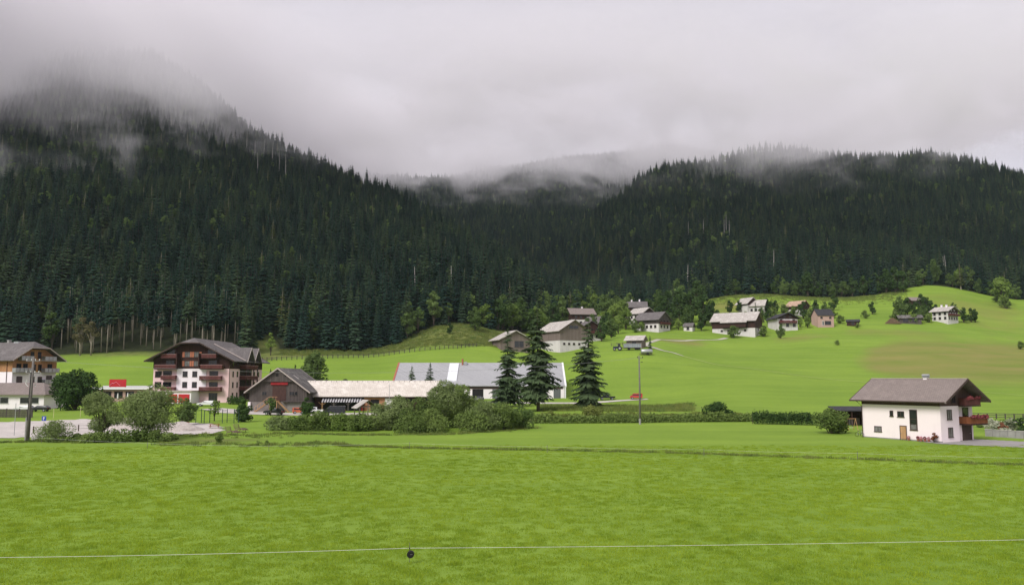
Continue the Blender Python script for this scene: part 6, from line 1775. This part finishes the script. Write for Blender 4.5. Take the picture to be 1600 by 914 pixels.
for Y0, Y1, dn in ((33, 52, 7.0), (52, 72, 4.5), (72, 98, 3.0), (98, 118, 2.0)):
    a, c = field_points(Y0, Y1, dn); PX_.append(a); PY_.append(c)
gx_, gy_ = np.concatenate(PX_), np.concatenate(PY_)
gz_ = np.array([hz(a, c) for a, c in zip(gx_, gy_)])
nr = np.random.default_rng(77)
ng_ = len(gx_)
TU = [tuft(1, 34, .42, .05, .13, .012, F_grass), tuft(2, 34, .45, .05, .15, .013, F_grass), tuft(3, 26, .36, .10, .27, .015, F_grass)]
clump = .9 * wob(gx_, gy_, .55, 1.0) + .3 * wob(gx_, gy_, 1.7, 2.0)
gs = nr.uniform(.7, 1.15, ng_) * (1 + .15 * clump)
scatter('meadow_grass', 'short bright green grass of the near meadow', 'grass', TU, np.stack([gx_, gy_, gz_], 1), np.stack([np.zeros(ng_), np.zeros(ng_), nr.uniform(0, 6.28, ng_)], 1), np.stack([gs, gs, gs], 1), np.where(clump > .55, 2, nr.integers(0, 2, ng_)))
print('grass', ng_)
# weeds: ditch line, foot of the stream bushes, fence row
wx, wy = [], []
def along(pts, n, spread):
    for (a, c), (a2, c2) in zip(pts[:-1], pts[1:]):
        for k in range(n):
            t = random.random(); p = gpy(a + (a2 - a) * t, c + (c2 - c) * t)
            wx.append(p.x + random.gauss(0, spread)); wy.append(p.y + random.gauss(0, spread))
along([(526, 694), (545, 698), (700, 702), (860, 704), (1070, 709), (1300, 717), (1600, 728)], 95, .35)
along([(250, 694), (330, 695), (460, 696), (520, 692)], 70, 1.3)
along([(430, 677), (560, 680), (700, 679), (820, 671)], 120, .7)
along([(270, 680), (430, 682)], 120, 2.0)
along([(0, 692), (60, 690), (130, 692)], 60, .6)
n_near = len(wx)
for k in range(5200):
    px = random.uniform(440, 815); Y = random.uniform(334, 392)
    if Y < float(tab(px, [(440, 340), (560, 341), (700, 339), (790, 348), (815, 400)])) or Y > float(tab(px, EDGE)) + 4: continue
    wx.append((px - 800) / FPX * Y); wy.append(Y)
for k in range(2600):
    px = random.uniform(845, 1165); Y = random.uniform(166, 182) if k % 2 else random.uniform(200, 226)
    if Y > 190 and px > 1080: continue
    wx.append((px - 800) / FPX * Y); wy.append(Y)
for k in range(2400):
    px = random.uniform(1105, 1420); Y = float(tab(px, EDGE)) - abs(random.gauss(0, 14))
    wx.append((px - 800) / FPX * Y); wy.append(Y)
wz = [hz(a, c) for a, c in zip(wx, wy)]
nw = len(wx)
WT = [tuft(11, 26, .5, .15, .42, .022, F_weed), tuft(12, 24, .55, .12, .36, .03, F_weed), tuft(13, 22, .5, .12, .4, .03, F_hedge)]
ws = nr.uniform(.6, 1.2, nw) * np.where(np.array(wy) > 150, 2.0, 1.0)
scatter('tall_weeds', 'taller weeds along the ditch and under the stream bushes', 'weeds', WT, np.stack([wx, wy, wz], 1), np.stack([np.zeros(nw), np.zeros(nw), nr.uniform(0, 6.28, nw)], 1), np.stack([ws, ws, ws], 1), nr.integers(0, 3, nw))

# ------------------------------------------------------------------ low cloud on the slopes, haze in the valley
def low_cloud_layer():
    """a sheet of stratus lying against the mountains; its underside rises with distance"""
    m = bpy.data.materials.new('stratus'); m.use_nodes = True
    n, l = m.node_tree.nodes, m.node_tree.links
    n.clear()
    out = n.new('ShaderNodeOutputMaterial'); pv = n.new('ShaderNodeVolumePrincipled')
    pv.inputs['Color'].default_value = (.995, .972, 1.0, 1); pv.inputs['Anisotropy'].default_value = .0
    l.new(pv.outputs[0], out.inputs['Volume'])
    g = n.new('ShaderNodeNewGeometry'); sp = n.new('ShaderNodeSeparateXYZ'); l.new(g.outputs['Position'], sp.inputs[0])
    def mth(op, a, b_=None, c=None, clamp=False):
        x = n.new('ShaderNodeMath'); x.operation = op; x.use_clamp = clamp
        for i, q in enumerate((a, b_, c)):
            if q is None: continue
            if isinstance(q, (int, float)): x.inputs[i].default_value = q
            else: l.new(q, x.inputs[i])
        return x.outputs[0]
    def mr(v, a, b_, c, d):
        x = n.new('ShaderNodeMapRange'); x.interpolation_type = 'SMOOTHSTEP'
        for i, q in enumerate((a, b_, c, d)): x.inputs[i + 1].default_value = q
        l.new(v, x.inputs[0]); return x.outputs[0]
    mp = n.new('ShaderNodeMapping'); mp.inputs['Scale'].default_value = (1, 1, 1.5); l.new(g.outputs['Position'], mp.inputs[0])
    nz = n.new('ShaderNodeTexNoise'); nz.inputs['Scale'].default_value = .0105; nz.inputs['Detail'].default_value = 6; nz.inputs['Roughness'].default_value = .58; nz.inputs['Distortion'].default_value = .8
    l.new(mp.outputs[0], nz.inputs['Vector'])
    zb = mth('MULTIPLY_ADD', sp.outputs[1], .13, 250 - .13 * 780)
    xr = mth('MAXIMUM', mth('SUBTRACT', sp.outputs[0], 330), 0)
    zb = mth('MULTIPLY_ADD', xr, .22, zb)
    xl = mth('MAXIMUM', mth('SUBTRACT', mth('MULTIPLY', sp.outputs[0], -1), 150), 0)
    zb = mth('MULTIPLY_ADD', xl, -.20, zb)
    h_ = mth('SUBTRACT', sp.outputs[2], zb)                      # height above the nominal underside
    h2 = mth('MULTIPLY_ADD', mth('SUBTRACT', nz.outputs['Fac'], .5), 290, h_)
    lo = mr(h2, -14, 26, 0, 1)
    hi = mr(mth('MULTIPLY_ADD', xl, -.55, h_), 30, 85, 1, 0)
    dn = mth('MULTIPLY', lo, hi)
    n2 = n.new('ShaderNodeTexNoise'); n2.inputs['Scale'].default_value = .017; n2.inputs['Detail'].default_value = 5; n2.inputs['Roughness'].default_value = .6; n2.inputs['Distortion'].default_value = 1.2
    l.new(mp.outputs[0], n2.inputs['Vector'])
    wisp = mth('MULTIPLY', mr(n2.outputs['Fac'], .54, .72, 0, 1), mth('MULTIPLY', mr(h_, -75, -30, 0, 1), mr(h_, -5, 40, 1, 0)))
    n3 = n.new('ShaderNodeTexNoise'); n3.inputs['Scale'].default_value = .0058; n3.inputs['Detail'].default_value = 4; n3.inputs['Distortion'].default_value = .5
    l.new(g.outputs['Position'], n3.inputs['Vector'])
    dn = mth('MULTIPLY', dn, mr(n3.outputs['Fac'], .36, .58, .38, 1.25))
    dn = mth('MULTIPLY', dn, mth('MULTIPLY_ADD', xl, .0035, 1.0))
    dn = mth('MULTIPLY_ADD', wisp, .9, dn)
    l.new(mth('MULTIPLY', dn, .0074), pv.inputs['Density'])
    m.cycles.volume_step_rate = .17
    # closed domain following that underside
    b = MB()
    ys = (540, 800, 1100, 1500, 1900); xs = (-1400, -800, -150, 330, 700, 1100)
    def zu(x, y): return 250 + .13 * (y - 780) + .22 * max(0, x - 330) - .20 * max(0, -x - 150)
    for top in (0, 1):
        for y in ys:
            for x in xs: b.v.append((x, y, zu(x, y) + (86 + .55 * max(0, -x - 150) if top else -100)))
    nx, ny = len(xs), len(ys); N_ = nx * ny
    for j in range(ny - 1):
        for i in range(nx - 1):
            a = j * nx + i
            b.f.append((a, a + nx, a + nx + 1, a + 1)); b.f.append((a + N_, a + 1 + N_, a + nx + 1 + N_, a + nx + N_))
    for i in range(nx - 1):
        b.f.append((i, i + 1, i + 1 + N_, i + N_)); a = (ny - 1) * nx + i; b.f.append((a + 1, a, a + N_, a + 1 + N_))
    for j in range(ny - 1):
        a = j * nx; b.f.append((a + nx, a, a + N_, a + nx + N_)); a = j * nx + nx - 1; b.f.append((a, a + nx, a + nx + N_, a + N_))
    tag(obj('low_cloud', b, m), 'grey low cloud drifting over the upper mountain slopes', 'cloud', kind='stuff')  # the low cloud deck itself, overlapping the haze volume
low_cloud_layer()

def haze_box():
    b = MB(); b.box(-2700, 2700, -160, 2680, -3, 640)
    m = bpy.data.materials.new('valley_haze'); m.use_nodes = True
    n, l = m.node_tree.nodes, m.node_tree.links; n.clear()
    out = n.new('ShaderNodeOutputMaterial'); pv = n.new('ShaderNodeVolumePrincipled')
    pv.inputs['Color'].default_value = (.78, .90, 1.0, 1); pv.inputs['Density'].default_value = .00004
    l.new(pv.outputs[0], out.inputs['Volume'])
    tag(obj('haze', b, m), 'thin bluish valley haze', 'haze', kind='stuff')
haze_box()
